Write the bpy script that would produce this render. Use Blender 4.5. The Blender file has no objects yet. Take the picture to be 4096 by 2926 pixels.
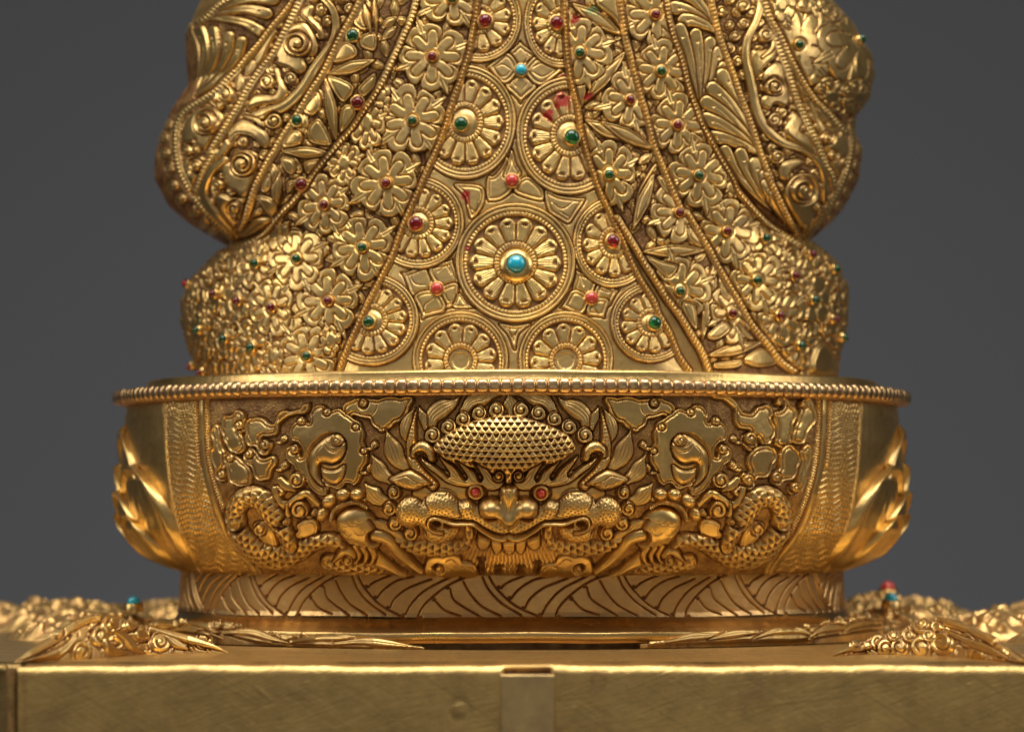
import bpy, bmesh, math, random
import numpy as np
random.seed(7); np.random.seed(7)
sc = bpy.context.scene
# ---------------------------------------------------------------- units
U = 5.55e-5            # one photo pixel at the statue's axis, in metres
CX, HY, DIST = 2048.0, 2080.0, 13000.0   # axis column, eye level row, camera distance
ZE = 462.0             # eye height above the pedestal top
# ---------------------------------------------------------------- camera
cam = bpy.data.objects.new('camera', bpy.data.cameras.new('camera'))
sc.collection.objects.link(cam); sc.camera = cam
cam.location = (0, -DIST*U, ZE*U); cam.rotation_euler = (math.radians(90), 0, 0)
cam.data.sensor_width = 36; cam.data.lens = 36*DIST/4096
cam.data.shift_y = (HY-1463)/4096.0
cam.data.clip_start = 0.01; cam.data.clip_end = 20
cam.data.dof.use_dof = True
cam.data.dof.focus_distance = (DIST-1450)*U
cam.data.dof.aperture_fstop = 18
# ---------------------------------------------------------------- world + lights
w = bpy.data.worlds.new('World'); sc.world = w; w.use_nodes = True
w.node_tree.nodes['Background'].inputs[0].default_value = (1.0, 0.97, 0.93, 1)
w.node_tree.nodes['Background'].inputs[1].default_value = 0.085
sc.view_settings.view_transform = 'Standard'; sc.view_settings.look = 'None'
sc.view_settings.exposure = -0.34; sc.view_settings.gamma = 1
def area(name, loc, tgt, sx, sy, power, col=(1, 1, 1)):
    l = bpy.data.lights.new(name, 'AREA'); l.shape = 'RECTANGLE'; l.size = sx; l.size_y = sy
    l.energy = power; l.color = col
    o = bpy.data.objects.new(name, l); sc.collection.objects.link(o); o.location = loc
    from mathutils import Vector
    d = Vector(tgt)-Vector(loc); o.rotation_euler = d.to_track_quat('-Z', 'Y').to_euler()
area('overhead_softbox', (0.0, -0.20, 0.62), (0, -0.04, 0.05), 0.55, 0.32, 6.4, (1, .96, .88))
area('left_softbox', (-0.72, -0.22, 0.52), (0, 0, 0.07), 0.30, 0.45, 2.5, (1, .96, .89))
area('right_softbox', (0.74, -0.20, 0.48), (0, 0, 0.07), 0.28, 0.42, 2.2, (1, .96, .89))
area('front_softbox', (-0.1, -1.0, 0.60), (0, 0, 0.05), 1.1, 0.4, 0.35, (1, .96, .89))
area('backdrop_lamp', (0.0, 0.5, -0.12), (0, 1.3, 0.02), 0.8, 0.2, 1.9, (1, .99, 1.0))
area('low_front_fill', (0.15, -1.3, -0.10), (0, 0, 0.0), 1.5, 0.45, 1.05, (1, .94, .82))  # added fill behind the camera, brightens the front sheet and upright flats
# ---------------------------------------------------------------- relief canvas
# The ornament is drawn as a height field (units: photo pixels) and wrapped on the round bodies.
CELL = 2.0; Y0 = -260.0
NX, NY = 2048, 1490
HF = boxn = (np.random.RandomState(1).rand(NY, NX).astype(np.float32)-.5)*5          # ornament height, starting from a stippled ground
LF = np.zeros((NY, NX), np.float32)          # broad swelling of folds and lobes
PAT = np.ones((NY, NX), np.float32)*.97      # red brown pigment on bare ground = 1; grooves also get painted shade
PAINT = np.zeros((NY, NX), np.float32)
ID = np.zeros((NY, NX), np.int32)
XS = (np.arange(NX, dtype=np.float32)+.5)*CELL
YS = (np.arange(NY, dtype=np.float32)+.5)*CELL+Y0
CLIP = None
PARTS = {}; NID = [0]
GEMS = []
FR = {'S': (0, 0, 1.0), 'A': (600, 0, 2.32), 'B': (1400, 0, 2.03), 'C': (2400, 0, 1.804), 'D': (600, 600, 1.709),
      'E': (1500, 700, 1.895), 'F': (2500, 700, 1.911), 'G': (400, 1450, 1.709), 'H': (1450, 1500, 1.895),
      'I': (2500, 1450, 1.709), 'K': (1500, 2200, 1.895)}
cur = ['S']; MIR = [None]
def use(k): cur[0] = k
def sc_(): return FR[cur[0]][2]
def P(pts):
    x0, y0, k = FR[cur[0]]
    a = np.array(pts, float).reshape(-1, 2)
    return np.stack([x0+a[:, 0]/k, y0+a[:, 1]/k], 1)
def mirror(a): b = a.copy(); b[:, 0] = 2*MIR[0]-b[:, 0]; return b
def variants(a): return [a] if MIR[0] is None else [a, mirror(a)]
def part(name, owner='robe', label=None):
    NID[0] += 1; PARTS[NID[0]] = (name, owner, label); return NID[0]
def smooth(a, closed=False, step=9.0):
    a = np.asarray(a, float)
    n = len(a)
    if n < 3 and not closed:
        m = max(2, int(np.hypot(*(a[1]-a[0]))/step)+1)
        t = np.linspace(0, 1, m)[:, None]; return a[0]*(1-t)+a[1]*t
    out = []
    rng = range(n) if closed else range(n-1)
    for i in rng:
        if closed: p0, p1, p2, p3 = a[(i-1) % n], a[i], a[(i+1) % n], a[(i+2) % n]
        else: p0, p1, p2, p3 = a[max(i-1, 0)], a[i], a[i+1], a[min(i+2, n-1)]
        m = max(2, int(np.hypot(*(p2-p1))/step)+1)
        for t in np.arange(m)/m:
            out.append(.5*((2*p1)+(-p0+p2)*t+(2*p0-5*p1+4*p2-p3)*t*t+(-p0+3*p1-3*p2+p3)*t**3))
    if not closed: out.append(a[-1])
    return np.array(out)
def window(x0, y0, x1, y1):
    i0 = max(0, int(x0/CELL)-1); i1 = min(NX, int(x1/CELL)+2)
    j0 = max(0, int((y0-Y0)/CELL)-1); j1 = min(NY, int((y1-Y0)/CELL)+2)
    if i1-i0 < 2 or j1-j0 < 2: return None
    return (slice(j0, j1), slice(i0, i1))
def grid(wn): return np.meshgrid(XS[wn[1]], YS[wn[0]])
def dist_path(a, pad, closed=False):
    """distance, arc length, side-signed distance and progress to a path, inside a window"""
    a = np.asarray(a, float)
    if closed: a = np.vstack([a, a[:1]])
    wn = window(a[:, 0].min()-pad, a[:, 1].min()-pad, a[:, 0].max()+pad, a[:, 1].max()+pad)
    if wn is None: return None
    X, Y = grid(wn)
    Dm = np.full(X.shape, 1e6, np.float32); Sm = np.zeros_like(Dm); Sg = np.ones_like(Dm)
    acc = 0
    ox, oy = X[0, 0], Y[0, 0]
    for k in range(len(a)-1):
        p, q = a[k], a[k+1]; L = math.hypot(*(q-p))
        if L < 1e-6: continue
        i0 = max(0, int((min(p[0], q[0])-pad-ox)/CELL)); i1 = min(X.shape[1], int((max(p[0], q[0])+pad-ox)/CELL)+2)
        j0 = max(0, int((min(p[1], q[1])-pad-oy)/CELL)); j1 = min(X.shape[0], int((max(p[1], q[1])+pad-oy)/CELL)+2)
        if i1 > i0 and j1 > j0:
            s_ = (slice(j0, j1), slice(i0, i1))
            dx, dy = (q-p)/L
            rx = X[s_]-p[0]; ry = Y[s_]-p[1]
            t = np.clip(rx*dx+ry*dy, 0, L); c = rx*dy-ry*dx
            d = np.hypot(rx-t*dx, ry-t*dy)
            m = d < Dm[s_]
            Dm[s_] = np.where(m, d, Dm[s_]); Sm[s_] = np.where(m, acc+t, Sm[s_]); Sg[s_] = np.where(m, np.sign(c), Sg[s_])
        acc += L
    return wn, X, Y, Dm, Sm, Sg, acc
def inside(a, X, Y):
    ins = np.zeros(X.shape, bool); n = len(a)
    ys = Y[:, 0]
    for k in range(n):
        p, q = a[k], a[(k+1) % n]
        if p[1] == q[1]: continue
        lo, hi = min(p[1], q[1]), max(p[1], q[1])
        r0, r1 = np.searchsorted(ys, lo), np.searchsorted(ys, hi)
        if r1 <= r0: continue
        xi = p[0]+(ys[r0:r1]-p[1])*(q[0]-p[0])/(q[1]-p[1])
        ins[r0:r1] ^= X[r0:r1] > xi[:, None]
    return ins
def cham(t): t = np.clip(t, 0, 1); return np.where(t < .8, t*1.14, .912+.088*(1-((1-t)/.2)**2))
MW = [6.2]
def moat(wn, d, w=None, dep=10, pt=1.0):
    w = min(w or 9, MW[0])
    e = np.clip(1-d/w, 0, 1)*(d > 0)
    if CLIP is not None: e = e*CLIP[wn]
    HF[wn] -= dep*sst(e*1.5); PAT[wn] = np.maximum(PAT[wn], pt*sst(e*1.7))  # cuts a groove round the motif and paints shade into it
def rnd(t): t = np.clip(t, 0, 1); return np.sqrt(1-(1-t)**2)
def sst(t): t = np.clip(t, 0, 1); return t*t*(3-2*t)
def put(wn, m, h, pid=None, pat=0.0, mode='set'):
    if CLIP is not None: m = m & CLIP[wn]
    if mode == 'set': HF[wn] = np.where(m, h, HF[wn])
    elif mode == 'max':
        m = m & (h > HF[wn]); HF[wn] = np.where(m, h, HF[wn])
    elif mode == 'add': HF[wn] = np.where(m, HF[wn]+h, HF[wn])
    if pat is not None: PAT[wn] = np.where(m, pat, PAT[wn])
    if pid: ID[wn] = np.where(m, pid, ID[wn])
def shape(pts, h=14, bev=8, base=0, inner=None, gd=3.0, gw=3.1, lip=0, pid=None, sm=True, pat=0., tilt=None, mode='set', scal=0):
    """closed raised plate with a rounded edge; inner = distance of a chased contour line"""
    for a in variants(P(pts)):
        b = smooth(a, True) if sm else a
        r = dist_path(b, max(bev, (inner or 0)+gw*2, 60)+4, True)
        if r is None: continue
        wn, X, Y, D, S, G, L = r
        ins = inside(b, X, Y)
        d = np.where(ins, D, -D)
        if scal:
            d = d+scal*(np.abs(np.sin(math.pi*S/88.0))**1.0-.5); ins = d > 0
        hh = base+h*(cham(d/(bev*.75)) if bev < 12 else rnd(d/bev))
        if h > 6: moat(wn, -d)
        if inner: 
            hh = hh-1.5*gd*np.exp(-((d-inner)/gw)**2)
            if lip: hh = hh+np.where(d < inner, lip, 0)
        if tilt is not None: hh = hh+tilt(X, Y)
        pp = pid if not isinstance(pid, tuple) else part(*pid)
        put(wn, ins, hh, pp, pat, mode)
        if inner:
            e = .7*np.exp(-((d-inner)/(gw*.8))**2)*ins
            if CLIP is not None: e = e*CLIP[wn]
            PAT[wn] = np.maximum(PAT[wn], e)
def taper(S, L, w0, w1, wm):
    t = S/L
    return np.where(t < .5, w0+(wm-w0)*sst(t*2), wm+(w1-wm)*sst(t*2-1))
def stroke(pts, w0, w1=None, wm=None, h=14, base=0, lines=0, ld=2.5, pid=None, sm=True, mode='set', pat=0., edge=None, dots=None, flat=.6, rope=None, scales=None):
    """raised band along a path: round section, optional chased lines, dots, beads or scales"""
    k = sc_()
    w1 = w0 if w1 is None else w1; wm = max(w0, w1) if wm is None else wm
    w0, w1, wm = w0/k/2, w1/k/2, wm/k/2
    for a in variants(P(pts)):
        b = smooth(a) if sm else a
        r = dist_path(b, max(w0, w1, wm)+6)
        if r is None: continue
        wn, X, Y, D, S, G, L = r
        W = np.maximum(taper(S, L, w0, w1, wm), .5)
        n = D/W; m = n < 1
        if not rope and mode == 'set' and h > 6: moat(wn, D-W)
        hh = base+h*rnd((1-n)/max(flat, .05))
        if lines:
            q = n*G*lines
            hh = hh-ld*np.clip(1-np.abs(q-np.round(q))*6*np.minimum(1, W/(lines*6)+.3), 0, 1)*(n < .93)
            lq = np.clip(1-np.abs(q-np.round(q))*5, 0, 1)*(n < .9)
        if edge: hh = hh-ld*np.exp(-((W-D-edge)/2.6)**2)
        if rope: hh = base+h*rnd((1-n)/.9)*(.25+.75*np.abs(np.cos(math.pi*S/rope))**.8)
        if dots:
            ph = np.mod(S/dots, 1)-.5; e = n*G
            for off in (-.62, 0, .62) if wm > 14 else (0,):
                hh = hh-4*np.exp(-((ph*dots)**2+((e-off)*W)**2)/7)
        if scales:
            row = S/scales; cl = n*G*W/(scales*.92)
            pit(hh, row, cl, 13, scales)
        pp = pid if not isinstance(pid, tuple) else part(*pid)
        put(wn, m, hh, pp, pat, mode)
        if lines: PAT[wn] = np.where(m & (lq > .35), .65, PAT[wn])
        if scales:
            ri = np.floor(row); f = row-ri; u = np.abs(np.mod(cl+.5*np.mod(ri, 2), 1)-.5)
            PAT[wn] = np.where(m & (u < .38*(1-f)) & (f > .08), .75, PAT[wn])
def pit(hh, row, cl, depth, sz):
    ri = np.floor(row); f = row-ri
    u = np.abs(np.mod(cl+.5*np.mod(ri, 2), 1)-.5)
    hh -= np.where(u < .46*(1-f), depth*(1-f)*np.clip((.46*(1-f)-u)*8, 0, 1), 0)
def groove(pts, w, d=5, tip=True, pat=.8, k=None):
    k = sc_(); W0 = w/k/2
    for a in variants(P(pts)):
        b = smooth(a); r = dist_path(b, W0+4)
        if r is None: continue
        wn, X, Y, D, S, G, L = r
        W = W0*(np.clip(np.sin(np.pi*np.clip(S/L, .03, .97)), .0, 1)**.5 if tip else 1)
        m = D < W+1
        e = np.clip(1-D/np.maximum(W, .3), 0, 1)
        if CLIP is not None: e = e*CLIP[wn]
        HF[wn] -= d*sst(e*1.4)
        PAT[wn] = np.maximum(PAT[wn], pat*sst(e*1.6))
def dome(cx, cy, rx, ry=None, h=20, base=0, rot=0, pid=None, mode='set', pat=0., p=1.0):
    ry = ry or rx; k = sc_(); rx /= k; ry /= k
    for c in variants(P([(cx, cy)])):
        rr = max(rx, ry)
        wn = window(c[0, 0]-rr, c[0, 1]-rr, c[0, 0]+rr, c[0, 1]+rr)
        if wn is None: continue
        X, Y = grid(wn); x = X-c[0, 0]; y = Y-c[0, 1]
        rt = rot if c[0, 0] == P([(cx, cy)])[0, 0] else -rot
        x, y = x*math.cos(rt)+y*math.sin(rt), -x*math.sin(rt)+y*math.cos(rt)
        q = (x/rx)**2+(y/ry)**2
        pp = pid if not isinstance(pid, tuple) else part(*pid)
        put(wn, q < 1, base+h*np.sqrt(np.clip(1-q, 0, 1))**p, pp, pat, mode)
def spiral(cx, cy, r, turns=1.5, a0=0, cw=1, w=None, h=14, base=0, pid=None, ball=True, tail=None):
    """volute: a raised disc cut by a spiral groove round a central boss; tail = the stem leading into it"""
    n = int(14*turns)+4; k = sc_()
    if isinstance(pid, tuple) and MIR[0] is None: pid = part(*pid)
    if tail:
        stroke(tail+[(cx, cy-r*.6)], r*.25, r*.9, r*.6, h=h*.9, base=base, pid=pid, flat=.5)
    for sgn, c in enumerate(variants(P([(cx, cy)]))):
        c = c[0]
        R = r/k; wn = window(c[0]-R-8, c[1]-R-8, c[0]+R+8, c[1]+R+8)
        if wn is None: continue
        X, Y = grid(wn); x, y = X-c[0], Y-c[1]
        if sgn: x = -x
        d = R*(1+.04*np.sin(3*np.arctan2(y, x)))-np.hypot(x, y)
        if h > 6: moat(wn, -d)
        pp = pid if not isinstance(pid, tuple) else part(*pid)
        put(wn, d > 0, base+h*cham(d/min(5, R*.4)), pp, .05)
        q = np.hypot(x, y)/R; a = np.mod((np.arctan2(y, x)*cw-math.radians(a0)*cw)/(2*math.pi), 1)
        # Archimedean groove from the rim to the boss
        best = np.full(q.shape, 9.0)
        for m in range(int(turns)+2):
            tt = (a+m)/turns; rr = .97-.66*tt
            best = np.where((tt >= 0) & (tt <= 1), np.minimum(best, np.abs(q-rr)), best)
        gwid = .15*(.6+.5*q); e = np.clip(1-best/gwid, 0, 1)*(d > 0)
        if CLIP is not None: e = e*CLIP[wn]
        HF[wn] -= (h*.75+2)*sst(e*1.5); PAT[wn] = np.maximum(PAT[wn], .95*sst(e*1.6))
        if ball:
            b = np.clip(1-(q/.26)**2, 0, 1); mk = b > 0
            if CLIP is not None: mk = mk & CLIP[wn]
            HF[wn] = np.where(mk, np.maximum(HF[wn], base+h*.5+h*.75*np.sqrt(b)), HF[wn]); PAT[wn] = np.where(mk, .05, PAT[wn])
def gem(x, y, kind, r=15.5, owner='robe'):
    for i, c in enumerate(variants(P([(x, y)]))): GEMS.append((c[0, 0], c[0, 1], kind, r, owner))
# ------------------------------------------------ composed motifs
def polar(cx, cy, rx, ry, rot, ext=1.0):
    k = sc_(); c = P([(cx, cy)])[0]; rx /= k; ry /= k; rr = max(rx, ry)*ext
    wn = window(c[0]-rr, c[1]-rr, c[0]+rr, c[1]+rr)
    if wn is None: return None
    X, Y = grid(wn); x = (X-c[0])/rx; y = (Y-c[1])/ry
    return wn, np.hypot(x, y), np.arctan2(y, x)-rot, rx, ry
def medallion(cx, cy, rx, ry, rot=0, n=14, hub=.22, lab=None):
    pid = part('medallion', 'robe', lab); r_ = polar(cx, cy, rx, ry, rot, 1.03)
    wn, r, f, RX, RY = r_
    R = (RX+RY)/2
    h = np.zeros_like(r)
    pt = np.ones_like(r)*.95
    def ring(a, b, hh, tk=0, rb=.5):
        nonlocal h, pt
        c, hw = (a+b)/2, (b-a)/2
        e = 1-np.abs(r-c)/hw; q = hh*rnd(e/rb)
        if tk: q = q*(.5+.5*np.abs(np.cos(f*tk/2))**.8)
        m = e > 0; h = np.where(m, np.maximum(h, q), h); pt = np.where(m, (.12 if not tk else .25), pt)
    ring(.945, 1.0, 17); ring(.875, .94, 13, 0, .5); ring(.80, .87, 13, int(2*math.pi*R*.84/15))
    ring(.255, .365, 17, int(2*math.pi*R*.31/13))
    # petals
    a = np.mod(f*n/(2*math.pi), 1)-.5; lat = a*2*math.pi*r/n*R     # lateral distance
    hw = (.085+.40*(r-.36)/.4*.5)*R; hw = np.minimum(hw, (math.pi*r/n)*R*.93)
    ro = .765
    rad = (ro-r)*R; endr = (math.pi*ro/n)*R*.9
    roundend = np.where(rad < endr, np.sqrt(np.clip(endr**2-(endr-rad)**2, 0, None)), 1e3)
    d = np.minimum(hw, roundend)-np.abs(lat)
    m = (r > .37) & (r < ro) & (d > 0)
    p = 13*rnd(d/(.035*R+3))+4*(r-.37)
    li = np.abs(np.mod(lat/(.034*R+1.2)+.5, 1)-.5)*2
    p = p-2.2*np.clip(1-li*2.2, 0, 1)*(r < .64)*(d > 4)
    er = (r-.685)*R/(.062*R); el = lat/(.060*R)
    eye = er**2+el**2
    p = p+np.where(eye < 1, -8*np.sqrt(np.clip(1-eye, 0, 1))*(er < .15)+5*np.sqrt(np.clip(1-eye, 0, 1))*(er >= .15), 0)
    h = np.where(m, p, h); pt = np.where(m, .1, pt)
    q = r/max(hub, .12); m = r < .25
    h = np.where(m, 7+8*np.sqrt(np.clip(1-q*q, 0, 1)) if hub > .15 else 3+4*(r > .17), h); pt = np.where(m & (r < .23), .05, pt)
    m = (r < 1)
    if CLIP is not None: m = m & CLIP[wn]
    moat(wn, (r-1)*R, 8, 8)
    HF[wn] = np.where(m, h, HF[wn]); PAT[wn] = np.where(m, pt, PAT[wn]); ID[wn] = np.where(m, pid, ID[wn])
def flower(cx, cy, rx, ry=None, rot=0.2, kind=None, n=8, label=None, owner='robe'):
    ry = (ry or rx)*1.1; rx = rx*1.1; rot = rot+.12*math.sin(cx*1.7+cy); r_ = polar(cx, cy, rx, ry, rot, 1.35)
    if r_ is None: return
    wn, r, f, RX, RY = r_; R = min(RX, RY); small = R < 66
    if small: n = 6
    a = np.mod(f*n/(2*math.pi), 1)-.5                # one lobe per period
    pair = np.mod(f*n/(4*math.pi), 1)-.5             # pairs
    lob = 1.0*(np.clip(1-(np.abs(a)*2)**4, 0, 1))**.22*1.06
    ph = np.mod(f*4/(2*math.pi)+.0, 1)-.5            # leaf tips between the lobe pairs
    leaf = 1.30-np.abs(ph)*3.6+.05*np.cos(ph*30)
    leafm = (np.abs(ph) < .11)
    Rr = np.where(leafm, np.maximum(lob, leaf), lob)
    Rr = Rr*(1+.05*np.sin(f*3+cx)+.03*np.sin(f*5+cy))
    d = (Rr-r)*R
    m = d > 0
    moat(wn, -d, 7, 9)
    h = 15*cham(d/3.6)
    h = h-3*np.clip((.42-r)/.42, 0, 1)
    lat = a*2*math.pi*r/n*R
    u = np.abs(np.abs(lat)-(.145*R)*np.clip(r*1.3, .3, 1))
    arc = np.abs(np.hypot(lat, np.maximum(0, (r-.68)*R))-.17*R)
    gl = (not small) & (r > .40) & (r < .93) & ~(leafm & (r > .8))
    h = h-np.where(gl, 8*np.exp(-(arc/3.4)**2), 0)
    if small: h = h-5*np.exp(-((.5-np.abs(a))*2*math.pi*r/n*R/3.5)**2)*(r > .3)
    cut = (0 if small else 1)*np.exp(-((.5-np.abs(pair))*2*math.pi*r*2/n*R/3.6)**2)
    h = h-6*cut*(r > .28)
    lt = np.abs(ph)*2*math.pi*r/4*R
    h = h-np.where(leafm & (r > .78), 4*np.exp(-((lt-.05*R)/2.6)**2), 0)
    pt = np.clip(np.where(gl, .75*np.exp(-(arc/3)**2), 0)+.7*cut*(r > .28)+np.clip(1-d/3, 0, .5), 0, 1)
    c = np.hypot(0, r)*R
    g0 = 20*min(1, R/60+.3)
    h = h+np.where(c < g0+9, -6*np.exp(-((c-g0-5)/3)**2), 0)
    h = np.where(c < g0+1, 8+7*rnd((g0+1-c)/8), h)
    pid = part('flower', owner, label)
    put(wn, m, h, pid, None)
    mm = m if CLIP is None else m & CLIP[wn]
    PAT[wn] = np.where(mm, pt*.9, PAT[wn])
    if kind: gem(cx, cy, kind, owner=owner)
def leaf(p0, p1, w, h=16, bend=0, pid='leaf', inner=True, owner='robe', sk=.5):
    p0 = np.array(p0, float); p1 = np.array(p1, float); v = p1-p0; L = np.hypot(*v); nrm = np.array([-v[1], v[0]])/L
    pts = [p0]
    for t, s in ((.22, .62), (sk, 1), (.8, .62)): pts.append(p0+v*t+nrm*(w*.5*s+bend*math.sin(math.pi*t)))
    pts.append(p1)
    for t, s in ((.8, .62), (sk, 1), (.22, .62)): pts.append(p0+v*t+nrm*(-w*.5*s+bend*math.sin(math.pi*t)))
    k = sc_(); pd = part(pid, owner) if isinstance(pid, str) else pid
    a = [tuple(p) for p in pts]
    shape(a, h=h, bev=7, inner=(w/k*.20 if inner else None), gd=5, gw=3, pid=pd, lip=-1)
    return pd
def petal(cx, cy, tx, ty, w, h=13, pid=None, inner=15):
    """pointed heart-like petal from a centre to its tip"""
    p0 = np.array([cx, cy], float); p1 = np.array([tx, ty], float); v = p1-p0; L = np.hypot(*v); n = np.array([-v[1], v[0]])/L
    pts = [p0+v*.12-n*w*.14]
    pts = [p0+v*.10+n*w*.12, p0+v*.30+n*w*.42, p0+v*.52+n*w*.48, p0+v*.72+n*w*.26, p0+v*.9+n*w*.06, p1,
           p0+v*.9-n*w*.06, p0+v*.72-n*w*.26, p0+v*.52-n*w*.48, p0+v*.30-n*w*.42, p0+v*.10-n*w*.12]
    shape([tuple(p) for p in pts], h=h, bev=6, inner=inner, gd=4, gw=2.8, pid=pid or part('leaf', 'robe'))
def cord(pts, w=15, h=17, bead=13, owner='robe', name='beaded_cord', side=True):
    pid = part(name, owner)
    k = sc_()
    if side: stroke(pts, (w+13)*k, h=6.5, pid=pid, flat=.5, pat=.45)
    stroke(pts, w*k, h=h, base=3, rope=bead, pid=pid)
def fan(root, tips, w=60, h=13, bow=.18, pid=None):
    """fan of blades with a drilled dot near each tip"""
    pid = pid or part('fan_ornament', 'robe')
    r0 = np.array(root, float); k = sc_()
    for i, t in enumerate(tips):
        t = np.array(t, float); v = t-r0; n = np.array([-v[1], v[0]])
        m1 = r0+v*.35+n*bow*.8; m2 = r0+v*.72+n*bow*.9
        stroke([tuple(r0), tuple(m1), tuple(m2), tuple(t)], w*.22, w, w*.72, h=h, pid=pid, flat=.4)
        groove([tuple(r0+v*.30+n*bow*.72), tuple(m2), tuple(r0+v*.86+n*bow*.5)], 9, d=5)
        q = r0+v*.90+n*bow*.36
        dome(q[0], q[1], 5.5*k, h=-5, base=h, pid=pid)
def filler(kind, sp, r, x0, x1, y0, y1, keep=(), seed=0, h=9):
    """small ground ornament between the large motifs"""
    rs = np.random.RandomState(seed); old = cur[0]; use('S'); row = 0; mw = MW[0]; MW[0] = 4.5 if kind != 'scale' else 6
    for y in np.arange(y0, y1, sp*(.86 if kind != 'scale' else .62)):
        xg = [x0]
        while xg[-1] < x1: xg.append(xg[-1]+sp*(max(.34, math.cos(math.asin(min(.97, abs(xg[-1]-2048)/1400)))) if kind == 'scale' else 1))
        for x in np.array(xg)+(row % 2)*sp*(.5 if kind != 'scale' else .28):
            i, j = int(x/CELL), int((y-Y0)/CELL)
            if not (0 <= i < NX and 0 <= j < NY) or (CLIP is not None and not CLIP[j, i]): continue
            f = max(.4, math.cos(math.asin(min(.97, abs(x-2048)/1400)))) if kind != 'curl' else 1
            j_ = 5 if kind != 'scale' else 1.5
            xx, yy_ = x+rs.uniform(-j_, j_), y+rs.uniform(-j_, j_)
            if kind == 'leaf':
                a = rs.uniform(0, 6.28)
                for t in (0, 2.1, 4.2):
                    c, s = math.cos(a+t)*f, math.sin(a+t)
                    leaf((xx-c*r*.1, yy_-s*r*.1), (xx+c*r, yy_+s*r), r*.52*(.5+.5*f), h=h, pid=0, inner=True)
            elif kind == 'scale':
                w_ = sp*.46*f+3; t = r
                pts = [(xx, yy_-t*.55), (xx+w_*.7, yy_-t*.35), (xx+w_, yy_), (xx+w_*.6, yy_+t*.35), (xx, yy_+t*.7), (xx-w_*.6, yy_+t*.35), (xx-w_, yy_), (xx-w_*.7, yy_-t*.35)]
                shape(pts, h=h+3, bev=6, pid=None, pat=.1); 
                groove([(xx, yy_-t*.3), (xx, yy_+t*.35)], 8, 5)
            else: spiral(xx, yy_, r*rs.uniform(.8, 1.1), 1.2, rs.uniform(0, 360), rs.choice([-1, 1]), h=h, pid=0)
        row += 1
    cur[0] = old; MW[0] = mw
def panelclip(left, right, y0, y1):
    """mask between two cords given as photo-pixel polylines"""
    L_ = smooth(left); R_ = smooth(right)
    ys = YS
    def xo(c):
        o = np.argsort(c[:, 1]); return np.interp(ys, c[o, 1], c[o, 0])
    a, b = xo(L_), xo(R_)
    X = XS[None, :]
    return (X > a[:, None]) & (X < b[:, None]) & ((ys > y0) & (ys < y1))[:, None]
def boxblur(A, r, n=2):
    for _ in range(n):
        for ax in (0, 1):
            B = np.pad(A, [(r+1, r) if i == ax else (0, 0) for i in (0, 1)], mode='edge')
            c = np.cumsum(B, axis=ax, dtype=np.float64)
            A = ((c[2*r+1:] - c[:-2*r-1]) if ax == 0 else (c[:, 2*r+1:]-c[:, :-2*r-1]))/(2*r+1)
            A = A.astype(np.float32)
    return A

def tidy_ids():
    """a motif cut in two by a later one becomes two parts; slivers fall back to the ground"""
    flat = ID.ravel(); order = np.argsort(flat, kind='stable'); s = flat[order]; cut = np.flatnonzero(np.diff(s))+1
    for a, b in zip(np.r_[0, cut], np.r_[cut, len(s)]):
        i = int(s[a])
        if i == 0: continue
        jj, ii = np.divmod(order[a:b], NX); j0, j1, i0, i1 = jj.min(), jj.max()+1, ii.min(), ii.max()+1
        M = np.zeros((j1-j0+2, i1-i0+2), bool); M[jj-j0+1, ii-i0+1] = True; tot = M.sum(); comps = []
        while True:
            k = np.argmax(M)
            if not M.flat[k]: break
            R = np.zeros_like(M); R.flat[k] = True; n0 = 0
            while True:
                for _ in range(4):
                    R[1:] |= R[:-1]; R[:-1] |= R[1:]; R[:, 1:] |= R[:, :-1]; R[:, :-1] |= R[:, 1:]; R &= M
                n = R.sum()
                if n == n0: break
                n0 = n
            comps.append(R); M &= ~R
        comps.sort(key=lambda r: -r.sum())
        W = ID[j0:j1, i0:i1]
        for q, R in enumerate(comps[1:]):
            big = R.sum() > max(60, .05*tot)
            nid = 0
            if big: NID[0] += 1; nid = NID[0]; PARTS[nid] = PARTS[i]
            W[R[1:-1, 1:-1]] = nid
FR.update({'M': (700, 1550, 2.109), 'N': (1300, 1850, 2.8425), 'O': (620, 600, 3.249), 'Q': (2950, 0, 1.6246)})
def cv(k, pts): use(k); return [tuple(p) for p in P(pts)]
# ---- the beaded cords between the robe's panels, as photo positions
c_mid_l = cv('B', [(1050, -120), (1040, 0), (1020, 150), (975, 400), (925, 570), (830, 850), (760, 1080), (640, 1370)])+cv('E', [(230, 350), (130, 620), (80, 720)])+cv('D', [(1560, 920), (1480, 1080), (1340, 1390), (1318, 1450), (1300, 1500)])
c_mid_r = cv('B', [(1735, -120), (1740, 0), (1745, 200), (1760, 450), (1790, 650), (1840, 850), (1870, 1050), (1920, 1250), (2000, 1480)])+cv('E', [(1700, 120), (1800, 330), (1870, 480), (1930, 640), (2010, 800), (2110, 960)])+cv('F', [(250, 1060), (330, 1200), (400, 1370), (450, 1450), (490, 1500)])
c_mid_r2 = cv('F', [(-60, 330), (0, 430), (60, 530), (150, 680), (230, 800), (310, 930), (370, 1010), (440, 1110), (510, 1230), (580, 1340), (620, 1440), (640, 1500)])
c_leaf_r = cv('C', [(130, -130), (140, 0), (165, 150), (200, 350), (250, 540), (330, 830), (380, 1020), (430, 1160), (520, 1370), (600, 1540)])+cv('F', [(470, 290), (560, 440), (640, 570), (700, 690), (780, 830), (870, 980), (960, 1140), (1090, 1300), (1180, 1420), (1290, 1500)])
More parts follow.
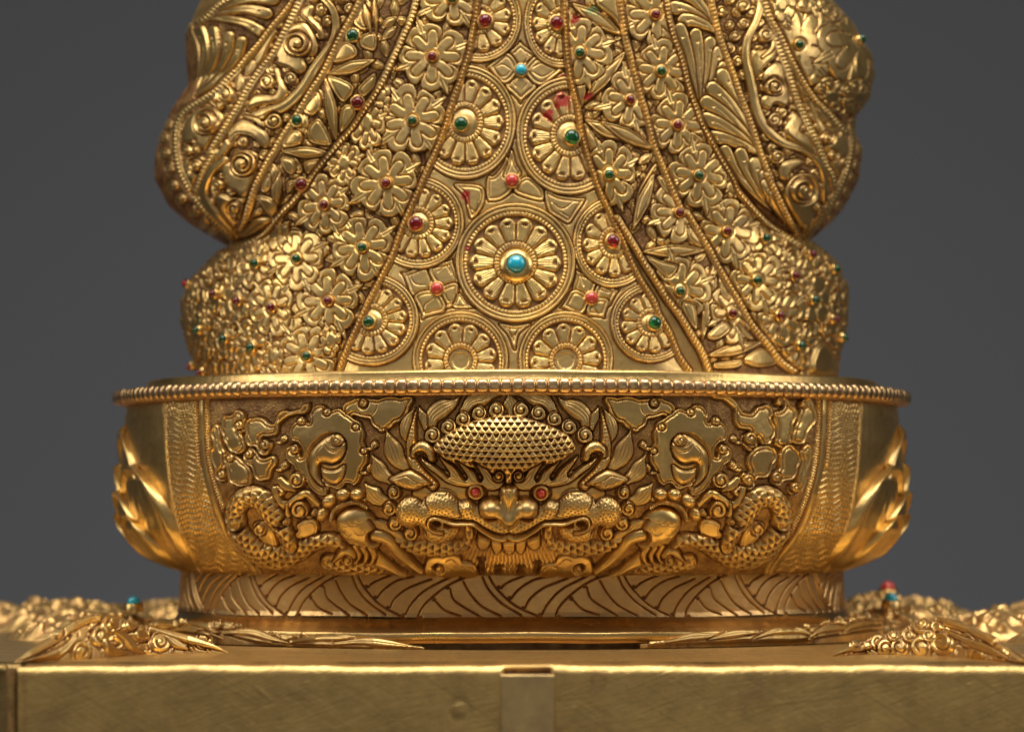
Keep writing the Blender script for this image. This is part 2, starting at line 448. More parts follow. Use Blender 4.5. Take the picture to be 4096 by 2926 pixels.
c_flow_r = cv('C', [(470, -130), (480, 0), (500, 130), (530, 250), (590, 420), (640, 620), (700, 800), (740, 900), (800, 1010), (870, 1140), (960, 1290)])+cv('F', [(860, 120), (960, 240), (1080, 370), (1200, 450), (1330, 535)])
c_fan_r = cv('C', [(790, -130), (800, 0), (830, 150), (880, 330), (960, 540), (1020, 720), (1080, 880), (1130, 1030), (1170, 1150), (1230, 1300)])+cv('F', [(1080, 0), (1140, 120), (1200, 240), (1260, 350), (1345, 495)])
c_scr_r2 = cv('Q', [(235, 210), (260, 290), (330, 480), (380, 640), (450, 800), (520, 940), (570, 1060), (620, 1150), (640, 1250)])
c_scr_r = cv('Q', [(120, -120), (165, 0), (210, 130), (270, 240), (340, 390), (410, 520), (490, 640), (600, 750), (700, 850), (745, 875)])
c_rim_r = cv('Q', [(750, 790), (748, 900), (735, 1020), (700, 1140), (640, 1270), (560, 1400), (480, 1490), (430, 1570)])
c_flow_l = cv('B', [(560, -120), (540, 0), (500, 150), (440, 280), (390, 400), (330, 520), (260, 670), (180, 800), (90, 930), (0, 1060)])+cv('D', [(1160, 110), (1080, 230), (1000, 330), (900, 430), (830, 520), (760, 590), (650, 645), (560, 650)])
c_leaf_l = cv('A', [(2010, -140), (1960, 0), (1870, 180), (1770, 350), (1690, 520), (1600, 700), (1500, 850), (1410, 1000), (1330, 1130), (1230, 1280), (1140, 1440)])+cv('O', [(1530, 60), (1400, 300), (1310, 480), (1240, 690), (1180, 870), (1110, 1010)])
c_scr_l2 = cv('A', [(1460, -130), (1400, 0), (1330, 150), (1240, 330), (1130, 530), (1000, 700), (900, 850), (820, 1000), (740, 1130), (640, 1290), (560, 1430)])+cv('O', [(790, 30), (700, 180), (620, 330), (560, 480), (540, 540)])
c_scr_l = cv('A', [(1440, -130), (1350, 0), (1250, 130), (1140, 260), (1050, 380), (930, 520), (830, 640), (720, 750), (620, 850), (480, 940), (390, 990), (300, 1060), (250, 1150), (238, 1250), (240, 1400)])+cv('O', [(280, 60), (320, 250), (400, 430), (560, 680), (780, 930), (960, 1100), (1000, 1180)])
c_top_l = cv('A', [(820, -60), (740, 0), (640, 60), (560, 130), (480, 190), (430, 215)])
# ---- broad forms: lobes of the outer wrap stand proud of the skirt, valleys run along the cords
def lobe_mask(edge, side):
    a = smooth(np.array(edge, float)); o = np.argsort(a[:, 1]); x = np.interp(YS, a[o, 1], a[o, 0])
    d = (x[:, None]-XS[None, :])*side
    return d
dl = lobe_mask(c_flow_l, 1); dr = lobe_mask(c_flow_r, -1)
yy = YS[:, None]
def low(yb): return np.clip((yb-yy)/160, 0, 1)
LF += 78*np.sqrt(np.clip(dl/190, 0, 1))*sst(low(1000)*1.0)
LF += 78*np.sqrt(np.clip(dr/190, 0, 1))*sst(low(985)*1.0)
for c, dep, wd in ((c_mid_l, 16, 60), (c_mid_r, 22, 60), (c_leaf_r, 14, 60), (c_leaf_l, 22, 55), (c_fan_r, 20, 60), (c_scr_r, 26, 60), (c_scr_l, 26, 55), (c_scr_l2, 12, 40), (c_scr_r2, 12, 40)):
    r = dist_path(smooth(np.array(c, float)), wd*2.2)
    wn, X, Y, D, S, G, L = r
    LF[wn] -= dep*np.exp(-(D/wd)**2)
LF = boxblur(LF, 6, 2)
RB = 1478+0*XS        # foot of the robe
LOW = 1500
# ---- central panel: medallions
CLIP = panelclip(c_mid_l, c_mid_r, Y0, LOW)
wn = window(1300, Y0, 2800, 1510); X, Y = grid(wn); put(wn, X > 0, 7+0*X, None, .25)
use('B')
def quatre(cx, cy, tips, w, h=11):
    p = part('leaf', 'robe')
    for tx, ty in tips: petal(cx, cy, tx, ty, w, h=h, pid=p)
quatre(1390, 575, [(1380, 340), (1385, 850), (1105, 545), (1740, 580)], 260); gem(1390, 575, 'turquoise', 20)
use('E')
for pts in ([(1045, 20), (1030, -60), (1000, -140), (960, -60), (900, 10), (860, 10), (845, 60), (850, 190), (880, 205), (960, 190), (1040, 120)],):
    shape(pts, h=11, bev=6, inner=13, gd=4, pid=part('leaf', 'robe'))
shape([(1050, 110), (1100, 40), (1170, 20), (1270, 110), (1280, 190), (1240, 200), (1130, 170), (1060, 140)], h=11, bev=6, inner=13, gd=4, pid=part('leaf', 'robe'))
shape([(975, 20), (1000, -60), (1035, -190), (1070, -80), (1110, -10), (1080, 20)], h=11, bev=6, inner=11, gd=4, pid=part('leaf', 'robe'))
shape([(600, 80), (700, 70), (815, 95), (835, 190), (800, 270), (730, 340), (700, 260), (680, 170)], h=11, bev=6, inner=13, gd=4, pid=part('leaf', 'robe'))
shape([(1290, 120), (1400, 160), (1540, 180), (1590, 190), (1530, 290), (1470, 370), (1400, 340), (1310, 270)], h=11, bev=6, inner=13, gd=4, pid=part('leaf', 'robe'))
gem(1037, 46, 'coral', 22)
quatre(470, 865, [(200, 745), (590, 640), (640, 1000), (360, 1100)], 260); gem(470, 863, 'coral', 21)
quatre(1640, 935, [(1520, 720), (1850, 880), (1400, 1010), (1740, 1090)], 200); gem(1640, 937, 'coral', 21)
shape([(640, 900), (720, 990), (800, 1010), (600, 1010), (610, 950)], h=10, bev=6, inner=9, gd=3, pid=part('leaf', 'robe'))
shape([(940, 1130), (1060, 1145), (1180, 1130), (1090, 1210), (1060, 1330), (1010, 1220)], h=10, bev=6, inner=12, gd=4, pid=part('leaf', 'robe'))
use('B')
for q in ([(1180, 560), (1240, 530), (1310, 575)], [(1180, 590), (1250, 630), (1310, 575)], [(1480, 560), (1560, 520), (1650, 570)], [(1480, 590), (1560, 630), (1650, 580)], [(1350, 420), (1330, 470), (1370, 520)], [(1415, 420), (1440, 470), (1405, 520)], [(1355, 720), (1330, 680), (1370, 630)], [(1415, 720), (1440, 670), (1405, 630)]): groove(q, 9, 6)
use('E')
for q in ([(720, 130), (690, 200), (760, 280), (790, 180)], [(1340, 210), (1420, 260), (1500, 210)], [(1400, 280), (1480, 330)], [(270, 770), (310, 830), (390, 840)], [(480, 740), (540, 690), (580, 760)], [(370, 1080), (380, 990), (450, 940)], [(530, 900), (560, 960), (620, 970)], [(1020, 1160), (1040, 1230), (1090, 1160)], [(1560, 760), (1580, 850)], [(1690, 870), (1780, 900)], [(1650, 1010), (1700, 1060)]): groove(q, 10, 6)
use('B')
medallion(1055, 165, 335, 350, 0.1, 12); medallion(1700, 195, 285, 365, .25, 12)
use('E'); medallion(650, 1410, 360, 370, .08, 12, hub=.1); medallion(1445, 1410, 355, 370, .18, 12, hub=.1)
medallion(330, 370, 345, 348, .22, 14); medallion(1800, 520, 300, 340, .2, 12)
medallion(2085, 1125, 300, 300, .1, 12)
use('D'); medallion(1515, 1165, 325, 312, .1, 14)
use('B'); medallion(935, 1000, 412, 462, .22, 14); medallion(1780, 1110, 430, 480, .2, 14)
use('E'); medallion(1065, 670, 452, 450, .24, 14)
use('B'); gem(1100, 172, 'ruby', 23); gem(1676, 190, 'ruby', 23); gem(905, 1008, 'emerald', 23); gem(1800, 1118, 'emerald', 26)
use('E'); gem(1072, 682, 'turquoise_big', 33); gem(315, 368, 'ruby', 24); gem(1800, 505, 'ruby', 23); gem(2112, 1122, 'emerald', 24)
use('D'); gem(1500, 1180, 'emerald', 20)
# ---- left flower panel and the skirt to its left
b = np.array(c_flow_l, float); ext = [tuple(p) for p in b[b[:, 1] < 960]]+[(1000, 975), (880, 990), (300, 1000)]
ltail = [tuple(p) for p in b[b[:, 1] < 930]]+[(1050, 930), (980, 975)]
m1 = panelclip(ltail+[(300, 976)] if False else ltail, c_mid_l, Y0, 976)
low_l = panelclip([(0, 970), (0, 1600)], c_mid_l, 976, LOW)
CLIP = m1 | low_l
filler('leaf', 104, 76, 1150, 1720, -220, 1480, seed=3); filler('scale', 96, 62, 650, 1230, 940, 1500, seed=13)
use('D')
for x, y, rx, ry, rt, g in [(265, 920, 45, 110, .2, 'ruby'), (340, 1230, 50, 110, .1, 'emerald'), (450, 985, 52, 110, .3, 'ruby'), (520, 1290, 65, 115, .1, 'emerald'), (610, 1035, 75, 135, .2, 'ruby'), (730, 780, 110, 165, .2, 'emerald'),
]:
    flower(x, y, rx, ry, rt, g)
for x, y, rx, ry, rt, g in [(1080, 1410, 175, 175, .2, 'emerald'), (705, 1350, 105, 165, .15, 'emerald'), (840, 1078, 130, 175, .15, 'ruby'), (1225, 1035, 178, 185, .25, 'ruby'), (1010, 748, 160, 180, .25, 'emerald'),
    (1455, 668, 180, 190, .25, 'emerald'), (1195, 378, 150, 180, .25, 'ruby'), (1330, 90, 105, 130, .4, None), (870, 560, 75, 110, .3, None), (1240, 1300, 60, 90, .3, None), (860, 1410, 60, 90, .2, None)]:
    flower(x, y, rx, ry, rt, g)
use('B')
for x, y, rx, ry, rt, g in [(830, -10, 225, 200, .3, 'emerald'), (670, 465, 240, 235, .3, 'ruby'), (510, 985, 235, 240, .3, 'emerald'), (295, 1490, 230, 235, .3, 'ruby'), (140, 1000, 130, 200, .5, None), (250, 780, 80, 90, .2, None)]:
    flower(x, y, rx, ry, rt, g)
# ---- right leaf panel
CLIP = panelclip(c_mid_r[:10]+[tuple(p) for p in c_mid_r2[3:]], c_leaf_r, Y0, LOW)
filler('leaf', 104, 76, 2250, 3300, -200, 1490, seed=5)
use('B')
leaf((1800, 30), (2200, 290), 120); leaf((1890, 850), (2235, 420), 110); leaf((1905, 975), (2240, 1140), 110)
leaf((1900, 880), (2060, 850), 80)
for q in ([(1990, 20), (2120, -40), (2210, 60), (2225, 260), (2130, 150)], [(1870, 880), (1800, 700), (1830, 500), (1900, 620), (1920, 760)], [(1900, 1000), (1990, 1100), (2050, 1220), (2000, 1330), (1930, 1180)]):
    shape(q, h=13, bev=7, inner=9, gd=4, pid=part('leaf', 'robe'))
flower(1868, 430, 215, 235, .6, 'emerald'); flower(2105, 1420, 190, 230, .4, 'emerald')
use('C')
flower(215, 725, 175, 190, .6, 'ruby')
leaf((0, 880), (385, 1082), 100); leaf((245, 1600), (400, 1180), 95); leaf((380, 1110), (270, 1190), 70)
use('F')
leaf((60, 425), (215, -10), 95); leaf((125, 590), (610, 580), 105); leaf((585, 1270), (685, 650), 95); leaf((620, 1385), (1040, 1280), 100)
flower(412, 290, 195, 195, .5, 'ruby'); flower(418, 888, 190, 230, .4, 'emerald'); flower(808, 1060, 150, 200, .3, 'ruby')
for q in ([(240, 20), (340, 20), (380, 160), (300, 130)], [(480, 380), (560, 470), (590, 560), (480, 490)], [(140, 610), (290, 660), (400, 700), (330, 790), (220, 700)], [(430, 980), (530, 1000), (545, 1180), (470, 1100)],
          [(720, 700), (760, 850), (790, 960), (720, 900)], [(620, 1230), (740, 1120), (800, 1180), (700, 1260)], [(860, 1130), (980, 1260), (900, 1230)], [(680, 1440), (880, 1410), (860, 1470), (700, 1480)], [(900, 1410), (1040, 1320), (1150, 1440), (1000, 1470)]):
    shape(q, h=12, bev=6, inner=8, gd=4, pid=part('leaf', 'robe'))
# hatched inner band between the two cords
CLIP = panelclip(c_mid_r[7:], c_mid_r2, 900, LOW)
wn = window(2400, 900, 2900, 1500); X, Y = grid(wn)
put(wn, X > 0, 2.2*np.sin(X*.9+Y*.25)*np.sin(Y*.75-X*.2)-3, part('hatched_band', 'robe'), .55)
# ---- right flower panel and skirt
b = np.array(c_flow_r, float)
m1 = panelclip(c_leaf_r, [tuple(p) for p in b], Y0, 972)
m2 = panelclip(c_leaf_r, [(4096, 900), (4096, 1600)], 972, LOW)
CLIP = m1 | m2
filler('leaf', 104, 76, 2450, 3000, -220, 1480, seed=4); filler('scale', 96, 62, 2960, 3480, 900, 1500, seed=14)
use('F')
for x, y, rx, ry, rt, g in [(1585, 1100, 65, 110, .2, 'ruby'), (1655, 1240, 40, 90, 0, 'emerald'), (1590, 722, 70, 95, .3, 'emerald'), (1415, 612, 70, 100, .3, 'ruby'), 
    (1432, 955, 110, 160, .3, 'emerald'), (1285, 768, 115, 160, .3, 'ruby'), (1068, 492, 120, 160, .3, 'emerald'), (930, 250, 55, 110, .3, None), (820, 90, 50, 90, .3, None),
    (1330, 1300, 125, 165, .2, 'emerald'), (1172, 1078, 158, 200, .3, 'ruby'), (998, 806, 170, 195, .35, 'emerald'), (775, 437, 195, 215, .4, 'ruby')]:
    flower(x, y, rx, ry, rt, g)
use('C')
for x, y, rx, ry, rt, g in [(400, 110, 205, 200, .5, 'ruby'), (440, 515, 175, 190, .5, 'emerald'), (560, 905, 180, 190, .5, 'ruby'), (710, 1270, 185, 200, .45, 'emerald')]:
    flower(x, y, rx, ry, rt, g)
# leaf rosette foot at the right end of the skirt
use('F'); shape([(1430, 1330), (1520, 1270), (1600, 1370), (1640, 1440), (1760, 1480), (1760, 1520), (1420, 1520)], h=16, bev=10, inner=14, gd=5, pid=part('leaf', 'robe'))
# ---- right fan panel
CLIP = panelclip(c_flow_r, c_fan_r, Y0, 975)
use('C')
fan((830, 240), [(700, -150), (590, -60), (540, 60), (610, 150)][::1], w=100, bow=.10)
fan((740, 820), [(580, 210), (690, 250), (790, 310), (850, 380), (885, 490)], w=86, bow=.03)
fan((1150, 1120), [(880, 545), (810, 640), (770, 740), (770, 860), (810, 990), (700, 1090)][:5], w=100, bow=.06)
fan((1290, 1560), [(900, 1090), (1010, 1110), (1110, 1180), (1180, 1270)], w=90, bow=-.05)
fan((1330, 1600), [(1190, 1330), (1250, 1400)], w=80, bow=-.03)
# ---- right scroll panel
CLIP = panelclip(c_fan_r, c_scr_r2[:1]+c_scr_r2[1:], 330, 985) | panelclip(c_fan_r, c_scr_r, Y0, 331)
filler('curl', 58, 24, 2800, 3450, -200, 960, seed=7, h=11)
use('Q')
sp = part('scroll_ornament', 'robe')
shape([(150, 330), (230, 310), (240, 370), (190, 420), (120, 500), (90, 470), (70, 400), (90, 330)], h=13, bev=7, inner=7, pid=sp)
stroke([(130, -60), (140, 40), (110, 150), (60, 260), (50, 380), (70, 480), (90, 580), (120, 720), (180, 840), (290, 930), (430, 980), (520, 1060), (560, 1170), (560, 1300)], 40, 30, 64, h=15, pid=sp, edge=9, flat=.5)
spiral(175, 230, 52, 1.4, 200, 1, h=15, pid=sp, tail=[(150, 380), (215, 320), (225, 260), (190, 190)])
spiral(30, 45, 45, 1.3, 0, 1, h=15, pid=sp)
shape([(170, 470), (240, 410), (290, 430), (300, 520), (330, 620), (310, 700), (240, 680), (200, 720), (150, 690), (150, 640), (190, 600), (160, 560)], h=14, bev=7, inner=6, pid=sp)
spiral(225, 565, 62, 1.7, 180, 1, h=20, base=2, pid=sp); 
spiral(232, 785, 48, 1.4, 250, -1, h=15, pid=sp); spiral(365, 775, 50, 1.5, 200, 1, h=15, pid=sp)
shape([(310, 690), (350, 740), (300, 840), (330, 900), (420, 960), (500, 1010), (460, 900), (400, 850), (420, 790)], h=13, bev=7, inner=6, pid=sp)
sp = part('scroll_ornament', 'robe')
spiral(250, 1020, 48, 1.4, 0, -1, h=15, pid=sp, tail=[(430, 1050), (360, 1050), (300, 1060)])
shape([(280, 1060), (380, 1030), (430, 1060), (350, 1110), (320, 1170), (270, 1160), (260, 1110)], h=13, bev=7, inner=6, pid=sp)
shape([(300, 1230), (370, 1140), (470, 1130), (520, 1190), (530, 1290), (480, 1420), (420, 1480), (350, 1390), (300, 1320)], h=18, bev=14, pid=sp)
spiral(410, 1235, 85, 1.6, 200, 1, h=20, base=8, pid=sp)
spiral(515, 1340, 32, 1.2, 200, 1, h=15, pid=sp); spiral(450, 1480, 34, 1.2, 200, -1, h=15, pid=sp)
# narrow right scroll panel
CLIP = panelclip(c_scr_r2, c_scr_r[3:8]+c_rim_r[1:], 300, 930)
filler('curl', 48, 20, 3100, 3450, 300, 930, seed=10, h=11)
sp = part('scroll_ornament', 'robe')
stroke([(380, 480), (440, 620), (500, 700), (560, 780)], 30, 40, 62, h=14, pid=sp, edge=8)
shape([(440, 640), (480, 650), (520, 760), (580, 830), (640, 830), (700, 880), (735, 940), (730, 1000), (690, 1100), (660, 1150), (620, 1110), (600, 1000), (560, 920)], h=13, bev=7, inner=7, pid=sp)
spiral(575, 900, 42, 1.3, 0, 1, h=17, base=4, pid=sp); spiral(615, 1010, 34, 1.2, 90, 1, h=15, base=3, pid=sp); spiral(690, 1060, 40, 1.3, 300, -1, h=15, base=3, pid=sp)
dome(640, 875, 22, h=-10, base=10, pid=sp, pat=.8)
# outer limb leaves, right
CLIP = panelclip(c_rim_r, [(4000, 400), (4000, 1100)], 480, 960)
for i in range(9):
    t = i/8; x = 800-330*max(0, t-.25)**1.4; y = 800+720*t; spiral(x-10, y, 34, 1.2, 90*i, 1, h=10, pid=part('scroll_ornament', 'robe'))
# right shoulder lobe with two large flowers
CLIP = panelclip([tuple(p) for p in c_scr_r]+[(3420, 560)], [(4090, -200), (4090, 700)], Y0, 545)
use('C')
flower(1430, 325, 250, 260, .2, 'emerald', label='large broad flower on the shoulder lobe'); flower(1870, 290, 270, 300, .3, 'emerald', label='large broad flower at the outer edge')
flower(1660, 690, 130, 110, .2); flower(1860, 700, 110, 110, .1); flower(1470, -40, 190, 120, .4); flower(1700, 20, 120, 120, .3); flower(1300, 40, 90, 110, .2)
# ---- left leaf panel
CLIP = panelclip(c_leaf_l, c_flow_l, Y0, 965)
filler('leaf', 104, 76, 800, 1800, -200, 960, seed=6)
use('A')
leaf((1650, 700), (2090, 560), 120); leaf((1640, 720), (1725, 1310), 110); leaf((1220, 1410), (1680, 1420), 110)
use('D'); leaf((880, 100), (860, 420), 70); leaf((640, 560), (870, 480), 90, bend=-20)
use('A')
for q in ([(1900, 200), (1990, 40), (2070, 200), (2000, 290), (1930, 260)], [(1960, 340), (2090, 300), (2090, 470), (1960, 440)], [(1700, 560), (1800, 400), (1900, 430), (1920, 520), (1760, 590)],
          [(1660, 710), (1850, 770), (1890, 850), (1800, 950), (1720, 880)], [(1940, 800), (2080, 680), (2080, 800), (1980, 900), (1930, 860)], [(1780, 1000), (1880, 980), (1900, 1080), (1760, 1230)],
          [(1430, 1010), (1560, 860), (1590, 1000), (1500, 1080)], [(1480, 1170), (1580, 1110), (1690, 1330), (1540, 1340), (1470, 1290)], [(1240, 1370), (1320, 1220), (1410, 1240), (1400, 1340)],
          [(1230, 1440), (1370, 1480), (1420, 1600), (1300, 1590)], [(1440, 1500), (1620, 1470), (1540, 1600), (1450, 1610)], [(1150, 1520), (1200, 1600), (1150, 1700), (1090, 1640)]):
    shape(q, h=13, bev=7, inner=10, gd=4.5, pid=part('leaf', 'robe'))
leaf((1985, 20), (2050, 320), 70); leaf((2080, -60), (2100, 330), 60)
use('O')
for q in ([(1340, 590), (1500, 610), (1590, 700), (1580, 850), (1500, 850), (1400, 720)], [(1640, 100), (1800, 120), (1850, 230), (1790, 320), (1700, 280)], [(1400, 450), (1500, 300), (1520, 480), (1420, 560)], [(1720, 420), (1830, 390), (1800, 500), (1720, 560)]):
    shape(q, h=13, bev=7, inner=9, gd=4.5, pid=part('leaf', 'robe'))
shape([(1200, 990), (1330, 880), (1500, 880), (1540, 910), (1400, 1000), (1250, 1100), (1130, 1130), (1090, 1080)], h=14, bev=12, inner=20, gd=5, pid=part('leaf', 'robe'))
use('A'); gem(1888, 340, 'emerald', 22); gem(1922, 950, 'ruby', 21); gem(1388, 1130, 'emerald', 20)
use('O'); gem(1900, 440, 'ruby', 20)
# ---- left wide scroll panel
CLIP = panelclip(c_scr_l2+cv('O', [(600, 620), (800, 860), (1060, 1080)]), c_leaf_l, Y0, 950)
filler('curl', 56, 23, 700, 1500, -200, 950, seed=8, h=11)
use('A')
sp = part('scroll_ornament', 'robe')
stroke([(1480, -120), (1600, -20), (1700, 100), (1730, 260), (1700, 400), (1620, 520), (1530, 650), (1450, 790), (1360, 900), (1250, 990), (1100, 1050), (950, 1110), (830, 1210), (740, 1340), (640, 1500), (560, 1624)], 60, 60, 105, h=16, pid=sp, edge=11, flat=.4)
shape([(1420, 90), (1500, 50), (1530, 80), (1510, 160), (1580, 230), (1620, 310), (1600, 370), (1540, 280), (1460, 200), (1410, 150)], h=12, bev=7, inner=7, pid=sp)
shape([(1250, 330), (1330, 240), (1450, 220), (1530, 330), (1560, 440), (1530, 520), (1440, 540), (1460, 620), (1430, 680), (1370, 690), (1290, 640), (1180, 600), (1190, 560), (1170, 520)], h=14, bev=8, inner=7, pid=sp)
spiral(1385, 420, 120, 1.8, 200, 1, h=22, base=4, pid=sp)
spiral(1320, 735, 62, 1.4, 250, 1, h=16, pid=sp); spiral(1095, 770, 72, 1.5, 60, 1, h=16, pid=sp)
shape([(1150, 650), (1200, 640), (1230, 740), (1280, 830), (1270, 900), (1200, 960), (1040, 980), (900, 1020), (960, 900), (1060, 880), (1170, 880), (1180, 760)], h=13, bev=8, inner=7, pid=sp)
spiral(1160, 1125, 80, 1.5, 0, -1, h=18, pid=sp, tail=[(900, 1090), (1000, 1120), (1060, 1160)])
shape([(740, 1240), (830, 1130), (900, 1120), (1000, 1170), (1090, 1230), (1120, 1320), (1080, 1380), (1020, 1340), (940, 1270), (820, 1260), (760, 1330)], h=13, bev=8, inner=8, pid=sp)
use('O')
sp = part('scroll_ornament', 'robe')
shape([(880, 210), (940, 140), (1020, 170), (1030, 60), (1110, 10), (1230, 0), (1350, 60), (1340, 200), (1330, 340), (1240, 560), (1160, 620), (1060, 540), (1000, 520), (930, 430), (900, 330)], h=16, bev=9, inner=8, pid=sp)
spiral(1175, 190, 165, 1.9, 120, 1, h=24, base=6, pid=sp)
spiral(850, 450, 75, 1.2, 330, -1, h=20, base=2, pid=sp)
stroke([(930, 130), (780, 250), (680, 420), (650, 580), (720, 720), (840, 860), (980, 1000), (1080, 1120)], 90, 40, 90, h=16, pid=sp, edge=11, flat=.4)
shape([(810, 600), (880, 560), (1000, 610), (1150, 620), (1240, 600), (1180, 680), (1080, 700), (960, 700), (930, 780), (990, 870), (1060, 960), (1060, 1010), (960, 930), (860, 780)], h=13, bev=8, inner=7, pid=sp)
spiral(1060, 745, 95, 1.4, 200, 1, h=20, base=3, pid=sp)
# ---- left narrow scroll panel
CLIP = panelclip([tuple(p) for p in c_scr_l], c_scr_l2+cv('O', [(600, 620), (800, 860), (1060, 1080)]), 60, 960)
filler('curl', 48, 20, 640, 1200, 100, 950, seed=9, h=11)
use('A')
sp = part('scroll_ornament', 'robe')
stroke([(1180, 300), (1100, 420), (1040, 520), (960, 640), (860, 800), (800, 920)], 20, 60, 70, h=14, pid=sp, edge=8)
shape([(900, 620), (950, 560), (990, 580), (980, 660), (900, 720)], h=12, bev=6, inner=7, pid=sp)
shape([(800, 800), (810, 700), (850, 690), (880, 760), (830, 860)], h=12, bev=6, inner=7, pid=sp)
spiral(725, 890, 88, 1.6, 300, 1, h=20, base=2, pid=sp, tail=[(590, 960), (660, 1010)])
shape([(300, 1260), (340, 1130), (420, 1040), (560, 990), (650, 1020), (690, 1090), (680, 1200), (600, 1300), (540, 1400), (480, 1370), (400, 1330), (320, 1330)], h=15, bev=8, inner=7, pid=sp)
spiral(545, 1150, 115, 1.8, 200, 1, h=22, base=4, pid=sp)
dome(435, 1310, 24, h=-8, base=12, pid=sp, pat=.5)
spiral(350, 1400, 55, 1.3, 30, 1, h=16, pid=sp); spiral(430, 1530, 68, 1.4, 200, 1, h=18, pid=sp)
use('O')
shape([(370, 180), (440, 130), (460, 280), (540, 320), (560, 400), (520, 500), (440, 400), (380, 280)], h=13, bev=7, inner=7, pid=sp)
spiral(545, 205, 85, 1.4, 180, -1, h=18, pid=sp)
# ---- left top fans, upper-left corner cloth
CLIP = panelclip([(0, -260), (0, 700)], c_scr_l, Y0, 415)
use('A')
fan((480, 185), [(1020, 290), (1090, 130), (1150, 0), (1120, -160), (980, -230)], w=105, bow=-.10)
fan((425, 900), [(385, 250), (460, 275), (590, 285), (740, 335), (860, 385)], w=95, bow=.12)
CLIP = panelclip([(0, -260), (0, 400)], c_top_l, Y0, 92)
wn = window(700, -200, 1000, 100); X, Y = grid(wn)
put(wn, X > 0, 3*np.sin(X*.5+Y*.7)-10, part('plain_sleeve', 'robe'), .4)
# outer left limb rosettes
CLIP = panelclip([(0, 400), (0, 1100)], c_scr_l[9:], 425, 985)
use('O')
for x, y in ((120, 50), (200, 230), (230, 470), (330, 640), (510, 800), (640, 960), (760, 1050), (100, -160), (160, -330)):
    spiral(x, y, 78, 1.2, 0, 1, h=10, pid=part('scroll_ornament', 'robe'))
CLIP = None
# knot on the left
use('O'); CLIP = None
kn = part('knot', 'robe')
dome(850, 1330, 80, 90, h=26, pid=kn, pat=.3); dome(850, 1310, 34, 38, h=-12, base=22, pat=.9)
use('D')
for x, y, r in ((470, 860, 40), (400, 900, 38), (350, 840, 36), (300, 860, 30), (500, 800, 34)): spiral(x, y, r, 1, 0, 1, h=18, pid=part('knot', 'robe'))
# ---- cords last
use('S')
cord(c_top_l, 18, 16, 16.5); cord(c_scr_l, 18, 17, 16.5); cord(c_scr_l2, 18, 15, 16.5); cord(c_leaf_l, 18, 15, 16.5); cord(c_flow_l, 18, 17, 16.5)
cord(c_mid_l, 18, 18, 16.5); cord(c_mid_r, 18, 18, 16.5); cord(c_mid_r2, 18, 15, 16.5); cord(c_leaf_r, 18, 16, 16.5)
cord(c_flow_r, 18, 16, 16.5); cord(c_fan_r, 18, 16, 16.5); cord(c_scr_r2, 18, 14, 16.5); cord(c_scr_r, 18, 17, 16.5); cord(c_rim_r, 18, 15, 16.5)
use('S'); gem(772, 1462, 'ruby', 15); gem(812, 1488, 'ruby', 17)
NROBE = NID[0]
# red lacquer smears and a touch of verdigris left by the maker
def smear(cx, cy, rx, ry, v):
    for c in P([(cx, cy)]):
        k = sc_(); wn = window(c[0]-rx/k, c[1]-ry/k, c[0]+rx/k, c[1]+ry/k); X, Y = grid(wn)
        q = ((X-c[0])*k/rx)**2+((Y-c[1])*k/ry)**2
        n = np.sin(X*.31+np.sin(Y*.23)*2)*np.sin(Y*.27+np.sin(X*.19)*2)*.5+np.sin(X*.09+Y*.13)*.3
        PAINT[wn] = np.where((q+n*.7) < .48, v, PAINT[wn])
use('B')
for a in ((1720, 830, 95, 90), (1610, 945, 60, 60), (1830, 160, 50, 70), (1940, 785, 55, 50), (1715, 612, 40, 20), (690, 550, 18, 12)): smear(*a, 1.0)
smear(1975, 100, 70, 60, -.8)
use('E')
for a in ((695, 165, 50, 62), (705, 560, 26, 30)): smear(*a, 1.0)
# ================================================================ bowl-shaped lotus base: relief band
YB = 1545
wn = window(0, YB, 4096, 2330); X, Y = grid(wn)
HF[wn] = 2*np.sin(X*.55+Y*.8)*np.sin(X*.62-Y*.5)+(np.random.RandomState(2).rand(*X.shape)-.5)*5; PAT[wn] = .84; ID[wn] = 0
NB0 = NID[0]+1
MIR[0] = 2051
# side bands
CLIP = None
use('G')
pid = ('brushed_panel', 'bowl')
shape([(-400, 250), (440, 250), (455, 600), (500, 1000), (560, 1200), (660, 1420), (-400, 1420)], h=5, bev=4, pid=pid, sm=False, pat=.25)
pw = [(455, 250), (690, 250), (700, 600), (745, 850), (830, 1100), (990, 1330), (1060, 1420), (680, 1420), (560, 1150), (500, 900), (465, 600)]
for a in variants(P(pw)):
    r = dist_path(a, 10, True); wn, X, Y, D, S, G, L = r; ins = inside(a, X, Y)
    s = 1 if a[:, 0].mean() < 2048 else -1
    yw = Y+4*np.sin(X*.11*s)+5*np.sin(X*.045*s+Y*.02)
    row = yw/22.0; f = np.mod(row, 1)
    tk = np.abs(np.cos(X*.27*s+np.floor(row)*1.3))
    hh = 3+6*rnd(1-np.abs(f-.2)/.2)*(f < .4)+6*(f >= .4)*tk*rnd((1-f)*3)
    put(wn, ins, hh, part('woven_band', 'bowl'), None)
    PAT[wn] = np.where(ins, np.where(f > .4, .85-.6*tk, .15), PAT[wn])
stroke([(452, 250), (465, 600), (500, 900), (560, 1150), (690, 1420)], 22, h=16, rope=9, pid=('beaded_cord', 'bowl'))
stroke([(668, 250), (675, 500), (690, 700)], 24, h=20, rope=13, pid=('beaded_cord', 'bowl'), pat=.2)
stroke([(705, 250), (712, 600), (760, 850), (862, 1130), (1010, 1340), (1070, 1420)], 34, h=13, pid=('plain_strip', 'bowl'), pat=.2, flat=.4)
